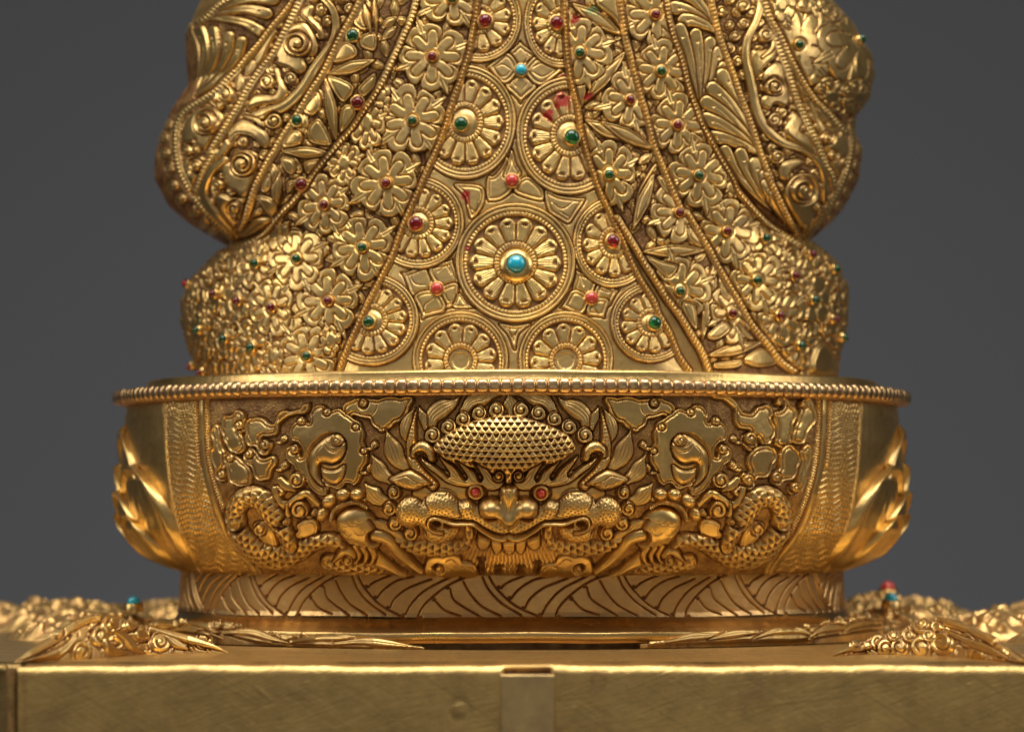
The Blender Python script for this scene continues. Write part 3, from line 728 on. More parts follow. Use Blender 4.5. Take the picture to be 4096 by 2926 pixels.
stroke([(740, 250), (750, 600), (800, 850), (905, 1110), (1050, 1330), (1100, 1420)], 26, h=18, rope=11, pid=('beaded_cord', 'bowl'))
# lotus petals at both ends
pp = ('lotus_petal', 'bowl')
def lp(q, h, base=0, bev=26, inner=18): shape(q, h=h*.8, bev=11, base=base*.8, inner=inner or 18, gd=7, gw=5, pid=pp, pat=.05)
MIR[0] = 2035
# ---- clouds (left set is mirrored; the right set differs, see below)
def cloud(q, h=15, base=0, inner=14, k=None, bev=8):
    shape(q, h=h, bev=bev, base=base, inner=inner, gd=7, gw=3.2, pid=('cloud', 'bowl'), pat=.05, scal=8)
def curl(x, y, r, a0=0, cw=1, h=18, base=4, nm='cloud'):
    spiral(x, y, r, 1.15, a0, cw, h=h, base=base, pid=(nm, 'bowl') if False else None)
# cloud hanging from the rim beside the mask
use('H')
cloud([(-40, 170), (60, 185), (180, 170), (370, 170), (375, 230), (340, 290), (290, 350), (220, 390), (170, 420), (130, 430), (80, 380), (60, 330), (0, 330), (-60, 300), (-110, 330), (-150, 300), (-130, 230)], 15)
for q in ([(320, 190), (330, 260), (290, 320), (230, 335)], [(240, 340), (210, 390), (160, 400), (120, 370)], [(100, 200), (115, 250), (80, 300), (20, 300)]): groove(q, 10, 6)
dome(15, 220, 45, 50, h=-12, base=16, pat=.9); spiral(15, 215, 34, 1, 0, 1, h=18)
MIR[0] = None
# left clouds
use('M')
def lcl():
    cloud([(330, 320), (370, 310), (400, 400), (420, 520), (470, 560), (440, 660), (420, 700), (450, 760), (420, 790), (360, 760), (330, 650), (310, 540), (335, 460), (310, 380)])
    cloud([(430, 560), (470, 540), (520, 570), (590, 610), (640, 680), (665, 740), (655, 810), (590, 830), (520, 830), (470, 790), (455, 720), (430, 660)])
    cloud([(590, 540), (640, 510), (700, 540), (760, 590), (840, 580), (870, 640), (820, 700), (800, 770), (740, 790), (690, 760), (660, 690), (610, 640)])
    cloud([(400, 340), (420, 250), (480, 230), (520, 190), (580, 210), (605, 270), (600, 360), (560, 380), (600, 440), (600, 520), (540, 565), (480, 540), (450, 480), (410, 430)])
    cloud([(600, 400), (620, 280), (680, 245), (750, 265), (800, 300), (850, 290), (880, 230), (940, 190), (1010, 195), (1070, 185), (1100, 140), (1150, 130), (1120, 200), (1060, 230), (960, 240), (900, 300), (870, 380), (810, 410), (740, 430), (780, 460), (830, 470), (810, 540), (770, 570), (720, 550), (690, 510), (630, 490)])
    for x, y, r, b in ((555, 320, 40, 1), (770, 480, 44, 1), (480, 590, 36, 1), (640, 560, 38, 1), (410, 730, 36, 1)):
        dome(x-12, y, r*.62, h=-12, base=15, pat=.9); spiral(x, y, r, 1.0, 60, 1, h=20, base=2)
lcl()
for q in ([(440, 300), (430, 380), (480, 440)], [(520, 520), (560, 500), (580, 460)], [(650, 300), (640, 400), (690, 470)], [(800, 320), (840, 300), (870, 250)], [(350, 400), (360, 450)], [(345, 560), (350, 620)], [(480, 640), (500, 700)], [(560, 790), (610, 780), (630, 740)], [(660, 640), (690, 700), (720, 740)], [(780, 700), (820, 680), (830, 640)], [(510, 230), (560, 230), (590, 280)]): groove(q, 8, 6)
# right clouds
use('I')
cloud([(550, 200), (620, 215), (700, 225), (750, 280), (800, 330), (860, 350), (900, 300), (960, 290), (1000, 340), (1000, 400), (1025, 460), (1000, 540), (940, 560), (900, 520), (890, 590), (830, 600), (795, 560), (800, 500), (840, 470), (770, 440), (730, 370), (740, 310), (680, 270), (600, 240)])
cloud([(1010, 240), (1060, 230), (1120, 280), (1165, 340), (1150, 420), (1130, 500), (1120, 570), (1060, 580), (1010, 540), (1030, 440), (1000, 350), (1060, 330), (1070, 290)])
cloud([(1180, 280), (1240, 240), (1290, 320), (1290, 420), (1240, 480), (1210, 560), (1140, 540), (1140, 450), (1170, 400), (1180, 340)])
cloud([(850, 600), (930, 570), (1000, 570), (1030, 640), (1000, 720), (960, 780), (890, 800), (860, 860), (800, 860), (780, 800), (800, 750), (840, 740), (830, 670)])
cloud([(1040, 620), (1110, 560), (1170, 590), (1190, 680), (1150, 780), (1090, 810), (1040, 840), (990, 800), (1000, 750), (1050, 720)])
cloud([(1190, 600), (1250, 560), (1270, 640), (1240, 720), (1230, 810), (1190, 880), (1130, 900), (1110, 850), (1160, 800), (1190, 710)])
for x, y, r in ((845, 520, 44), (830, 800, 40), (1020, 780, 36), (1150, 850, 36), (1040, 270, 30), (1205, 285, 30)):
    dome(x, y, r*.6, h=-12, base=15, pat=.9); spiral(x, y, r, 1.0, 200, -1, h=20, base=2)
for q in ([(760, 300), (820, 350), (870, 350)], [(910, 330), (960, 320), (980, 380)], [(990, 430), (1000, 490), (950, 530)], [(1080, 280), (1130, 320), (1140, 400)], [(1050, 560), (1110, 550), (1120, 480)], [(1210, 300), (1270, 340), (1270, 410)], [(1150, 520), (1200, 530), (1220, 470)], [(900, 600), (980, 600), (1000, 660)], [(930, 770), (970, 730), (990, 680)], [(1110, 590), (1160, 620), (1170, 690)], [(1090, 790), (1140, 760), (1160, 720)], [(1220, 610), (1250, 640)]): groove(q, 7, 6)
MIR[0] = 2035
# ---- cloud medallion with the conch
use('G')
cloud([(1440, 350), (1480, 305), (1540, 295), (1580, 330), (1640, 320), (1700, 350), (1740, 390), (1790, 420), (1810, 480), (1800, 540), (1830, 590), (1830, 660), (1810, 720), (1780, 790), (1740, 840), (1690, 820), (1640, 860), (1570, 850), (1540, 830), (1560, 880), (1540, 910), (1480, 880), (1400, 800), (1330, 710), (1290, 660), (1280, 590), (1310, 560), (1350, 570), (1380, 640), (1400, 590), (1360, 540), (1320, 540), (1310, 470), (1340, 400), (1380, 370), (1400, 400), (1440, 410)], 17, inner=11)
for q in ([(1450, 430), (1440, 380), (1480, 330), (1530, 320)], [(1640, 350), (1700, 370), (1740, 410)], [(1770, 450), (1790, 500), (1780, 550)], [(1560, 770), (1600, 830), (1670, 830), (1690, 800)], [(1330, 470), (1350, 430), (1400, 400)]): groove(q, 8, 5)
for x, y, r in ((1385, 400, 30), (1340, 590, 34), (1560, 340, 26), (1755, 440, 24), (1810, 600, 24)): dome(x+6, y+4, r*.55, h=-12, base=17, pat=.9); spiral(x, y, r, 1, 90, 1, h=20)
shape([(1425, 700), (1430, 610), (1480, 530), (1560, 480), (1640, 480), (1695, 530), (1700, 600), (1670, 670), (1610, 705), (1550, 700), (1520, 720), (1530, 800), (1570, 860), (1520, 850), (1460, 790)], h=3, bev=5, base=4, pid=('conch', 'bowl'), pat=.5)
shape([(1440, 690), (1450, 610), (1510, 540), (1570, 500), (1640, 492), (1685, 540), (1688, 600), (1655, 660), (1600, 690), (1540, 680), (1505, 700), (1510, 780), (1545, 840), (1500, 820), (1450, 760)], h=24, bev=34, base=6, pid=('conch', 'bowl'), pat=0)
spiral(1640, 530, 36, 1.5, 180, 1, h=10, base=28)
groove([(1555, 555), (1590, 600), (1640, 610), (1670, 590)], 12, 5); groove([(1520, 690), (1500, 620), (1540, 560)], 8, 5); groove([(1560, 530), (1600, 570), (1660, 570)], 8, 4)
shape([(1520, 710), (1560, 725), (1620, 725), (1680, 690), (1690, 720), (1670, 790), (1620, 830), (1560, 810), (1525, 770)], h=18, bev=10, base=2, inner=9, pid=('cloud', 'bowl'), pat=.05)
# curls under the conch cloud
stroke([(1190, 880), (1220, 850), (1260, 870), (1230, 900), (1200, 870)], 30, 20, h=18)
stroke([(1200, 860), (1230, 940), (1290, 970), (1350, 930), (1420, 890), (1500, 960)], 40, 30, 62, h=18, edge=7, pid=('cloud', 'bowl'))
spiral(1375, 1000, 62, 1.2, 200, -1, h=20, pid=('cloud', 'bowl'), tail=[(1290, 960), (1300, 1030)])
spiral(1355, 800, 58, 1.2, 180, 1, h=22, pid=('cloud', 'bowl'))
stroke([(1240, 800), (1280, 840), (1340, 870)], 50, 20, 60, h=16, pid=('cloud', 'bowl'))
shape([(1350, 1100), (1420, 1060), (1480, 1070), (1500, 1130), (1470, 1180), (1390, 1200), (1330, 1170), (1360, 1140)], h=15, bev=9, inner=9, pid=('cloud', 'bowl'))
# ---- dragon body: scaled loops
db = ('dragon_body', 'bowl')
stroke([(1560, 1350), (1690, 1375), (1800, 1385), (1960, 1375)], 100, 100, 120, h=20, scales=25, pid=db, flat=1.0, pat=.1)
shape([(1050, 1110), (1100, 1080), (1160, 1100), (1200, 1170), (1220, 1250), (1180, 1260), (1100, 1200)], h=12, bev=8, inner=8, pid=('cloud', 'bowl'))
spiral(1105, 1130, 42, 1.1, 180, 1, h=18)
stroke([(930, 1010), (940, 1120), (1000, 1220), (1100, 1300), (1230, 1325), (1360, 1280), (1480, 1220), (1600, 1200), (1680, 1230)], 130, 76, 152, h=32, scales=25, pid=db, flat=1.0, pat=.1)
stroke([(1315, 1240), (1270, 1150), (1200, 1050), (1130, 950), (1060, 910), (980, 930), (930, 1010), (940, 1090)], 96, 130, 148, h=34, scales=25, pid=db, flat=1.0, pat=.1)
# ---- forepaw
pw = ('dragon_paw', 'bowl')
stroke([(1720, 1170), (1830, 1260), (1900, 1330), (2010, 1390), (2090, 1430)], 120, 20, 80, h=26, pid=pw, flat=1)
shape([(1625, 1110), (1630, 1040), (1690, 995), (1770, 985), (1840, 1010), (1900, 1080), (1930, 1180), (1900, 1260), (1820, 1270), (1720, 1230), (1660, 1170)], h=44, bev=62, pid=pw, pat=.05)
use('N')
for x, y in ((265, 620), (360, 610), (430, 590), (290, 730), (360, 800), (460, 830), (550, 700), (440, 710), (540, 860), (330, 880), (600, 930), (220, 700)):
    for k in range(9):
        a = math.radians(10+k*20); dome(x+55*math.cos(a), y+50*math.sin(a), 7, h=-1, base=0, pat=None, mode='none') if False else None
    groove([(x+58*math.cos(math.radians(t)), y+52*math.sin(math.radians(t))) for t in range(0, 181, 30)], 9, 4)
    spiralr = None
use('G')
stroke([(1590, 1060), (1610, 1000), (1680, 960), (1760, 950), (1830, 985)], 34, 24, 36, h=24, rope=9, pid=pw, flat=.9)
for x, y, rx, ry, rt in ((1525, 1030, 42, 48, .4), (1572, 940, 52, 46, -.6), (1668, 897, 48, 42, 0), (1762, 897, 46, 42, .3)):
    dome(x, y, rx, ry, h=30, rot=rt, pid=('dragon_toe', 'bowl')); groove([(x-25, y-14), (x, y-24), (x+25, y-12)], 7, 5)
    for d in (-24, -12, 0, 12, 24): groove([(x+d, y+8), (x+d*.8, y+32)], 4, 3)
for i, (x, y) in enumerate(((1760, 1290), (1810, 1300), (1860, 1300))): stroke([(x-10, y-60), (x+20, y-10), (x+5, y+40), (x-30, y+50)], 40, 14, 44, h=26, pid=('dragon_claw', 'bowl'), flat=1)
stroke([(1740, 1300), (1700, 1270), (1650, 1290), (1600, 1340)], 50, 10, 60, h=28, pid=('dragon_claw', 'bowl'), flat=1)
spiral(1705, 1325, 36, 1, 90, 1, h=26)
use('G')
for x, y, r, c in ((1270, 700, 30, -1), (1260, 520, 24, 1), (1280, 1080, 30, 1), (1470, 1020, 26, 1), (1850, 720, 30, 1), (1880, 560, 26, -1), (1860, 900, 30, 1)):
    stroke([(x-r*2.4, y+r*.9), (x-r*1.3, y+r*1.1), (x-r*.3, y+r*.7)], 4, 26, 22, h=11, pid=('cloud', 'bowl')); spiral(x, y, r, 1.2, 90, c, h=14, pid=('cloud', 'bowl'))
# ================================================================ the monster mask
use('H')
mane = ('mane_lock', 'bowl')
def lock(q, w, lines=2.5): stroke(q, w*.62, 6, w*1.12, h=15, lines=lines, ld=6, pid=mane, flat=.5, pat=.08)
lock([(520, 420), (530, 320), (610, 250), (700, 210), (745, 150)], 120)
lock([(770, 280), (830, 200), (930, 170), (1050, 150)], 110)
lock([(345, 700), (270, 640), (225, 540), (185, 410)], 125)
lock([(370, 510), (325, 430), (350, 330), (400, 250)], 80, 2)
lock([(480, 400), (460, 320), (430, 240)], 60, 2)
lock([(230, 800), (140, 740), (110, 670), (75, 600)], 110)
lock([(190, 960), (120, 930), (70, 880), (20, 815)], 110)
lock([(310, 1225), (200, 1190), (140, 1130), (60, 1075)], 110)
MIR[0] = None; lock([(1130, 290), (1125, 220), (1100, 140)], 100); MIR[0] = 2035
cu = ('curl', 'bowl')
for x, y, r in ((535, 455, 62), (655, 395, 60), (765, 335, 58), (885, 290, 58), (1015, 265, 60)):
    spiral(x, y, r, 1.1, 170, 1, w=r*.62, h=20, base=2, pid=cu)
for x, y, r in ((245, 880, 52), (210, 1000, 54), (255, 1110, 56), (370, 1180, 56)):
    spiral(x, y, r, 1.2, 90, 1, w=r*.55, h=20, base=2, pid=cu)
# face ground
shape([(400, 600), (520, 690), (700, 740), (1108, 800), (1108, 1130), (700, 1120), (450, 1000), (380, 880), (480, 810), (400, 700)], h=10, bev=14, pid=('mask_face', 'bowl'), pat=.25)
# horn
hn = ('horn', 'bowl')
stroke([(540, 830), (440, 730), (385, 640), (375, 540), (385, 430), (405, 320), (425, 240)], 80, 6, 76, h=28, dots=15, pid=hn, flat=.9)
stroke([(400, 600), (410, 560), (460, 540), (510, 570), (530, 630)], 60, 60, 90, h=32, pid=hn, flat=.9, dots=18)
dome(430, 600, 28, 24, h=-22, base=22, pat=1)
# ear
shape([(205, 785), (280, 740), (370, 712), (440, 740), (500, 785), (540, 825), (480, 835), (400, 870), (300, 850), (240, 815)], h=30, bev=28, pid=('ear', 'bowl'))
groove([(220, 790), (300, 770), (340, 760), (380, 780), (420, 800), (520, 825)], 10, 8)
for x in (270, 320, 370, 420, 460): groove([(x, 800), (x+25, 850)], 7, 5)
# cap of scales
shape([(540, 545), (600, 480), (700, 415), (820, 360), (930, 330), (1040, 305), (1108, 305), (1108, 810), (1030, 760), (930, 715), (800, 680), (700, 660), (620, 620)], h=0.1, bev=6, pid=None, pat=None) if False else None
MIR[0] = None
cap = [(535, 545), (600, 480), (700, 415), (820, 360), (930, 330), (1040, 308), (1160, 308), (1280, 340), (1400, 380), (1500, 425), (1580, 480), (1612, 550), (1560, 600), (1460, 660), (1340, 670), (1240, 720), (1160, 780), (1105, 815), (1050, 770), (940, 720), (820, 690), (700, 660), (610, 615)]
a = smooth(P(cap), True); r = dist_path(a, 90, True); wn, X, Y, D, S, G, L = r; ins = inside(a, X, Y)
c0 = P([(1090, 560)])[0]
q = np.clip(1-((X-c0[0])/290)**2-((Y-c0[1])/150)**2, 0, 1)
hh = 12*rnd(D/12)+74*q**.6
yc = (Y+((X-c0[0])/62)**2*1.0)
pit(hh, yc/22.0, X/28.0, 18, 24)
put(wn, ins, hh, part('scaled_cap', 'bowl'), .1)
f_ = np.mod(yc/22.0, 1); ri = np.floor(yc/22.0); u_ = np.abs(np.mod(X/28.0+.5*np.mod(ri, 2), 1)-.5)
PAT[wn] = np.where(ins & (u_ < .40*(1-f_)), .6, PAT[wn])
MIR[0] = 2035
# brow flames
bw = ('brow', 'bowl')
shape([(435, 612), (500, 650), (560, 690), (625, 740), (655, 770), (668, 745), (632, 690), (582, 608), (655, 655), (720, 705), (760, 765), (785, 788), (798, 765), (768, 720), (718, 640), (790, 680), (855, 730), (880, 780), (900, 798), (912, 770), (885, 720), (845, 648), (905, 680), (955, 705), (985, 750), (1000, 760), (1030, 715), (1078, 745), (1080, 800), (1050, 850), (980, 868), (880, 850), (760, 840), (650, 810), (560, 745), (490, 690)], h=26, bev=9, base=4, pid=bw)
for q in ([(470, 640), (580, 730), (700, 800), (850, 830), (960, 845), (1040, 820)], [(500, 650), (600, 730), (700, 780), (800, 805), (900, 830)], [(600, 640), (660, 700), (700, 760), (800, 800)], [(620, 650), (690, 710), (730, 770)], [(740, 665), (800, 720), (830, 780), (900, 820)], [(760, 665), (830, 725), (860, 790)], [(865, 670), (920, 720), (950, 780), (1010, 830)], [(890, 675), (950, 740), (990, 800)], [(600, 760), (720, 815), (850, 842)]):
    groove(q, 7, 5, pat=.7)
spiral(1036, 760, 46, 1.5, 60, -1, h=30, base=6, pid=bw)
# eye
ey = ('eye', 'bowl')
dome(868, 885, 88, 66, h=-14, base=8, pid=ey, pat=1)
dome(865, 885, 64, 50, h=20, base=2, pid=ey, pat=.3)
for rr in (44, ): groove([(865+rr*1.1*math.cos(math.radians(t)), 885+rr*.85*math.sin(math.radians(t))) for t in range(0, 361, 30)], 7, 6, tip=False)
# snout, cheeks
ck = ('cheek', 'bowl')
def blob(x, y, rx, ry, h, rot=0, base=8): dome(x, y, rx, ry, h=h, base=base, rot=rot, pid=ck, mode='max')
blob(365, 1025, 108, 118, 44, .2); blob(605, 975, 145, 100, 46, .1); blob(520, 1050, 160, 95, 42); blob(600, 1160, 138, 88, 48, -.1)
stroke([(600, 1010), (740, 1020), (860, 1040), (960, 1100), (1050, 1140), (1112, 1140)], 150, 120, 150, h=46, pid=ck, flat=1.0, mode='max')
blob(800, 985, 62, 52, 46)
ns = ('nose', 'bowl')
MIR[0] = None; old_ = MW[0]; MW[0] = .1
shape([(1110, 820), (1165, 840), (1180, 900), (1160, 960), (1170, 1010), (1180, 1050), (1155, 1095), (1110, 1118), (1065, 1095), (1040, 1050), (1050, 1010), (1060, 960), (1040, 900), (1055, 840)], h=40, bev=26, base=16, pid=part('nose', 'bowl'))
MIR[0] = 2035; pn_ = max(PARTS)
dome(978, 985, 94, 76, h=62, base=14, pid=pn_, mode='max'); dome(1040, 1012, 64, 56, h=54, base=14, pid=pn_, mode='max')
MIR[0] = None; dome(1110, 1050, 76, 70, h=66, base=16, pid=pn_, mode='max')
wn = window(*P([(230, 820)])[0], *P([(1990, 1280)])[0]); ids = [k for k, v in PARTS.items() if v[0] in ('cheek', 'nose')]; msk = np.isin(ID[wn], ids)
sm0 = boxblur(HF[wn].copy(), 5, 2); HF[wn] = np.where(msk, np.maximum(sm0, HF[wn]*.35+sm0*.65), HF[wn]); MW[0] = old_; MIR[0] = 2035
# punched dots in rows
for a0 in range(1):
    rs = np.random.RandomState(3)
    wn = window(*P([(250, 850)])[0], *P([(1108, 1260)])[0])
    for M_ in (None, 2035):
        if M_: x0, x1 = 2*M_-P([(1108, 0)])[0, 0], 2*M_-P([(250, 0)])[0, 0]; wn = window(x0, P([(0, 850)])[0, 1], x1, P([(0, 1260)])[0, 1])
        X, Y = grid(wn); XX = X if not M_ else 2*M_-X
        ids = [k for k, v in PARTS.items() if v[0] == 'cheek']
        msk = np.isin(ID[wn], ids)
        # warped dot lattice following the cheeks
        c1 = P([(520, 1090)])[0]; rr = np.hypot((XX-c1[0]), (Y-c1[1])*1.15); aa = np.arctan2(Y-c1[1], XX-c1[0])
        u = rr/15.5; ui = np.round(u); circ = np.maximum(6, np.round(2*math.pi*np.maximum(ui, 1)*15.5/15)); v = aa/(2*math.pi)*circ+ui*.37
        dd = ((u-ui)*15.5)**2+((v-np.round(v))*15)**2
        pm = msk & (dd < 9)
        HF[wn] = np.where(pm, HF[wn]-8*(1-dd/9), HF[wn]); PAT[wn] = np.where(msk & (dd < 10), .85, PAT[wn])
# grooves separating cheek lobes
groove([(730, 930), (735, 985), (760, 1030), (730, 1040)], 14, 12); groove([(480, 910), (490, 960), (520, 990)], 16, 12); groove([(460, 1140), (490, 1160), (500, 1200)], 16, 12)
groove([(395, 830), (520, 850), (640, 855), (720, 900)], 12, 7)
dome(978, 1052, 50, 20, h=-16, base=10, pat=1); groove([(905, 905), (885, 960), (895, 1020), (930, 1050)], 14, 12); groove([(925, 1045), (985, 1030), (1040, 1046), (1070, 1088), (1112, 1112)], 12, 12)
# mouth: lip roll with a curled corner
lip = ('lip', 'bowl')
groove([(640, 1100), (740, 1110), (830, 1100), (880, 1130), (950, 1180), (1040, 1212), (1112, 1205)], 40, 26, tip=False, pat=.9)
stroke([(620, 1150), (560, 1140), (520, 1110), (520, 1060), (560, 1040), (620, 1055), (700, 1085), (780, 1085), (850, 1090), (920, 1140), (990, 1178), (1060, 1190), (1108, 1178)], 22, 30, 26, h=26, base=34, pid=lip, flat=.8, mode='set', edge=5)
dome(572, 1090, 34, 26, h=-10, base=14, pat=1)
stroke([(885, 1180), (940, 1215), (1020, 1240), (1108, 1240)], 16, 34, 34, h=30, base=10, pid=lip, flat=.8)
groove([(1050, 900), (1080, 930), (1098, 985)], 8, 6)
MIR[0] = None
groove([(1085, 865), (1110, 885), (1140, 862)], 12, 6)
# beard
br = part('beard', 'bowl')
bd = [(830, 1270), (900, 1230), (1108, 1270), (1330, 1230), (1400, 1280), (1500, 1370), (1430, 1420), (1340, 1480), (1200, 1490), (1050, 1490), (900, 1480), (850, 1420), (760, 1340)]
a = smooth(P(bd), True); r = dist_path(a, 30, True); wn, X, Y, D, S, G, L = r; ins = inside(a, X, Y)
c0 = P([(1110, 700)])[0]; an = np.arctan2(X-c0[0], Y-c0[1])
hh = 14*rnd(D/16)+3.2*np.sin(an*150+np.sin(Y*.25)*.5); put(wn, ins, hh, br, None)
PAT[wn] = np.where(ins, .15+.55*(np.sin(an*150+np.sin(Y*.25)*.5) < -.2), PAT[wn])
for x, y in ((905, 1370), (1035, 1430), (1200, 1430), (1325, 1400)):
    dome(x, y, 36, 22, h=-8, base=4, pat=1); shape([(x-16, y+5), (x+16, y+5), (x+24, 1500), (x-40, 1500)], h=-4, bev=6, base=2, pat=1)
MIR[0] = 2035
th = ('tooth', 'bowl')
for q in ([(1050, 1235), (1060, 1300), (1090, 1330), (1120, 1325), (1150, 1290), (1150, 1235)], [(970, 1225), (985, 1290), (1010, 1330), (1050, 1310), (1060, 1260), (1040, 1230)], [(880, 1200), (870, 1260), (900, 1300), (950, 1290), (975, 1240), (940, 1210)]):
    shape(q, h=20, bev=14, base=8, pid=th)
for x, y in ((1108, 1302), (1015, 1312), (920, 1280)): groove([(x-28, y), (x, y-6), (x+28, y)], 6, 5); groove([(x-22, y+12), (x, y+8), (x+22, y+12)], 6, 5)
# jaw body coils under the cheeks
stroke([(790, 1115), (815, 1190), (790, 1260), (690, 1300), (560, 1305), (400, 1290), (240, 1240)], 70, 80, 130, h=24, scales=27, pid=db, flat=1.0, mode='max', pat=.1)
groove([(840, 1120), (850, 1200), (800, 1290), (760, 1310)], 12, 8)
stroke([(100, 1200), (200, 1230), (280, 1320), (400, 1420), (500, 1485)], 90, 20, 60, h=30, pid=pw, flat=1.0)
cloud([(470, 1420), (520, 1370), (640, 1350), (730, 1360), (770, 1400), (850, 1430), (880, 1480), (860, 1510), (540, 1510), (480, 1480)], 14, inner=None)
for q in ([(630, 1395), (680, 1375), (725, 1415)], [(745, 1440), (800, 1425), (850, 1470)]): groove(q, 9, 6)
dome(570, 1440, 40, 36, h=-12, base=14, pat=.95); spiral(585, 1450, 30, 1, 180, 1, h=16)
MIR[0] = None
gem(858, 881, 'coral', 15, 'bowl'); gem(1351, 893, 'coral', 15, 'bowl')
NBOWL = NID[0]
# ================================================================ collar with braided leaf cuts
wn = window(0, 2330, 4096, 2600); HF[wn] = 0; PAT[wn] = .12; ID[wn] = 0
CLIP = None
# the relief of the pedestal's corner leaves, drawn in the same canvas below the bowl
FR.update({'J': (0, 2200, 1.3376), 'L': (2600, 2200, 1.520)})
wn = window(0, 2330, 4096, 2700); HF[wn] = 0; PAT[wn] = .55; ID[wn] = 0
CLIP = None
for fr_, po in (('J', [(75, 598), (180, 530), (300, 455), (390, 390), (470, 360), (560, 352), (640, 380), (740, 405), (860, 435), (960, 450), (1080, 470), (1150, 505), (1220, 545), (780, 560)]), ('L', [(1105, 640), (1235, 562), (1390, 515), (1570, 465), (1760, 416), (1950, 478), (2150, 575), (2274, 635), (2340, 690), (1750, 650), (1300, 635)])):
    use(fr_); a_ = P(po); wn = window(a_[:, 0].min(), a_[:, 1].min(), a_[:, 0].max(), a_[:, 1].max()); X, Y = grid(wn)
    CLIP = np.zeros((NY, NX), bool); CLIP[wn] = inside(a_, X, Y)
    filler('leaf', 70, 52, a_[:, 0].min(), a_[:, 0].max(), a_[:, 1].min(), a_[:, 1].max(), seed=21, h=11)
CLIP = None
use('J')
stroke([(740, 400), (900, 400), (1100, 420), (1200, 405), (1300, 440), (1500, 480), (1800, 500), (2260, 520)], 60, 20, 70, h=16, lines=2)
for x, y, r in ((820, 400, 34), (980, 385, 30), (1170, 400, 30), (1280, 415, 26), (1480, 470, 24), (1630, 460, 22)): spiral(x, y, r, 1.1, 0, 1, h=20)
for q in ([(900, 440), (1000, 420), (1100, 440), (1190, 470)], [(1200, 440), (1350, 440), (1450, 470), (1560, 500)], [(1560, 490), (1700, 470), (1850, 470), (2000, 500)], [(1800, 500), (1950, 490), (2100, 505), (2240, 520)]): stroke(q, 20, 8, 40, h=14, lines=1)
use('L')
stroke([(0, 570), (300, 540), (600, 525), (900, 520), (1100, 480), (1400, 440)], 20, 80, 80, h=14, lines=2)
for x, y, r in ((590, 495, 24), (940, 470, 26), (1060, 450, 34), (1140, 440, 28), (1240, 420, 30), (1300, 410, 32), (1380, 420, 36)): spiral(x, y, r, 1.1, 0, 1, h=20)
for q in ([(100, 560), (250, 530), (380, 520), (450, 500)], [(350, 545), (500, 510), (650, 500)], [(620, 540), (750, 495), (900, 490), (1000, 530)], [(960, 530), (1050, 480), (1200, 470)], [(1150, 510), (1250, 450), (1400, 440)]): stroke(q, 8, 20, 44, h=15, lines=1)
use('J')
stroke([(75, 600), (180, 545), (300, 470), (400, 400), (500, 360), (600, 370)], 20, 40, 46, h=14, lines=2, ld=5)
stroke([(110, 600), (260, 575), (350, 520), (390, 460)], 20, 20, 60, h=24, lines=1, ld=5)
use('J'); spiral(540, 455, 59, 1.4, 180, 1, h=15, tail=[(620, 540), (650, 500), (600, 440), (560, 425)])
spiral(435, 545, 57, 1.2, 0, 1, h=15); spiral(850, 492, 57, 1.3, 90, 1, h=15, tail=[(780, 540), (830, 560)]); spiral(590, 395, 57, 1.2, 180, 1, h=15); spiral(750, 435, 59, 1.1, 0, 1, h=15); spiral(1090, 480, 49, 1.2, 0, 1, h=15); spiral(300, 440, 41, 1.1, 0, 1, h=20); spiral(690, 395, 46, 1.1, 0, 1, h=20)
stroke([(600, 430), (670, 470), (720, 530), (770, 545)], 20, 10, 46, h=15, lines=1); stroke([(870, 450), (940, 500), (1000, 530)], 20, 8, 46, h=15, lines=1)
stroke([(800, 420), (900, 450), (1050, 490), (1220, 545)], 20, 6, 34, h=15, lines=2); stroke([(560, 490), (600, 540), (680, 545)], 40, 16, 50, h=15)
use('L')
stroke([(2274, 690), (2200, 640), (2080, 540), (1960, 480), (1850, 440), (1760, 425)], 50, 60, 64, h=15, lines=2, ld=5)
stroke([(1105, 640), (1200, 600), (1300, 590), (1400, 560)], 8, 26, 40, h=15)
for x, y, r, c in ((1240, 570, 30, 1), (1390, 560, 40, 1), (1430, 600, 40, -1), (1520, 585, 46, 1), (1580, 520, 44, 1), (1650, 590, 50, -1), (1650, 450, 44, 1), (1750, 470, 44, 1), (1780, 560, 54, 1), (1930, 550, 50, -1), (1990, 640, 46, 1), (1480, 520, 34, 1), (1700, 520, 36, 1), (2130, 620, 40, 1)):
    spiral(x, y, r*(.9+.5*math.sin(x*.7)**2), 1.25, 200, c, h=13)
stroke([(1820, 500), (1950, 560), (2080, 610), (2230, 680)], 20, 10, 50, h=15, lines=2)
dd = dist_path  # (kept for brevity)
CAV = np.clip((boxblur(HF, 4, 2)-HF)/5.0, 0, 1)  # depth of recesses, used to paint shade into them
HFS = HF+0
NTAB = len(PARTS)
robe_ids = {k for k, v in PARTS.items() if v[1] == 'robe'}
tidy_ids()
WASH_SHADE = np.clip(np.maximum(boxblur(PAT, 1, 1)*.95, CAV*.95), 0, 1)  # red brown pigment plus shade painted into every recess
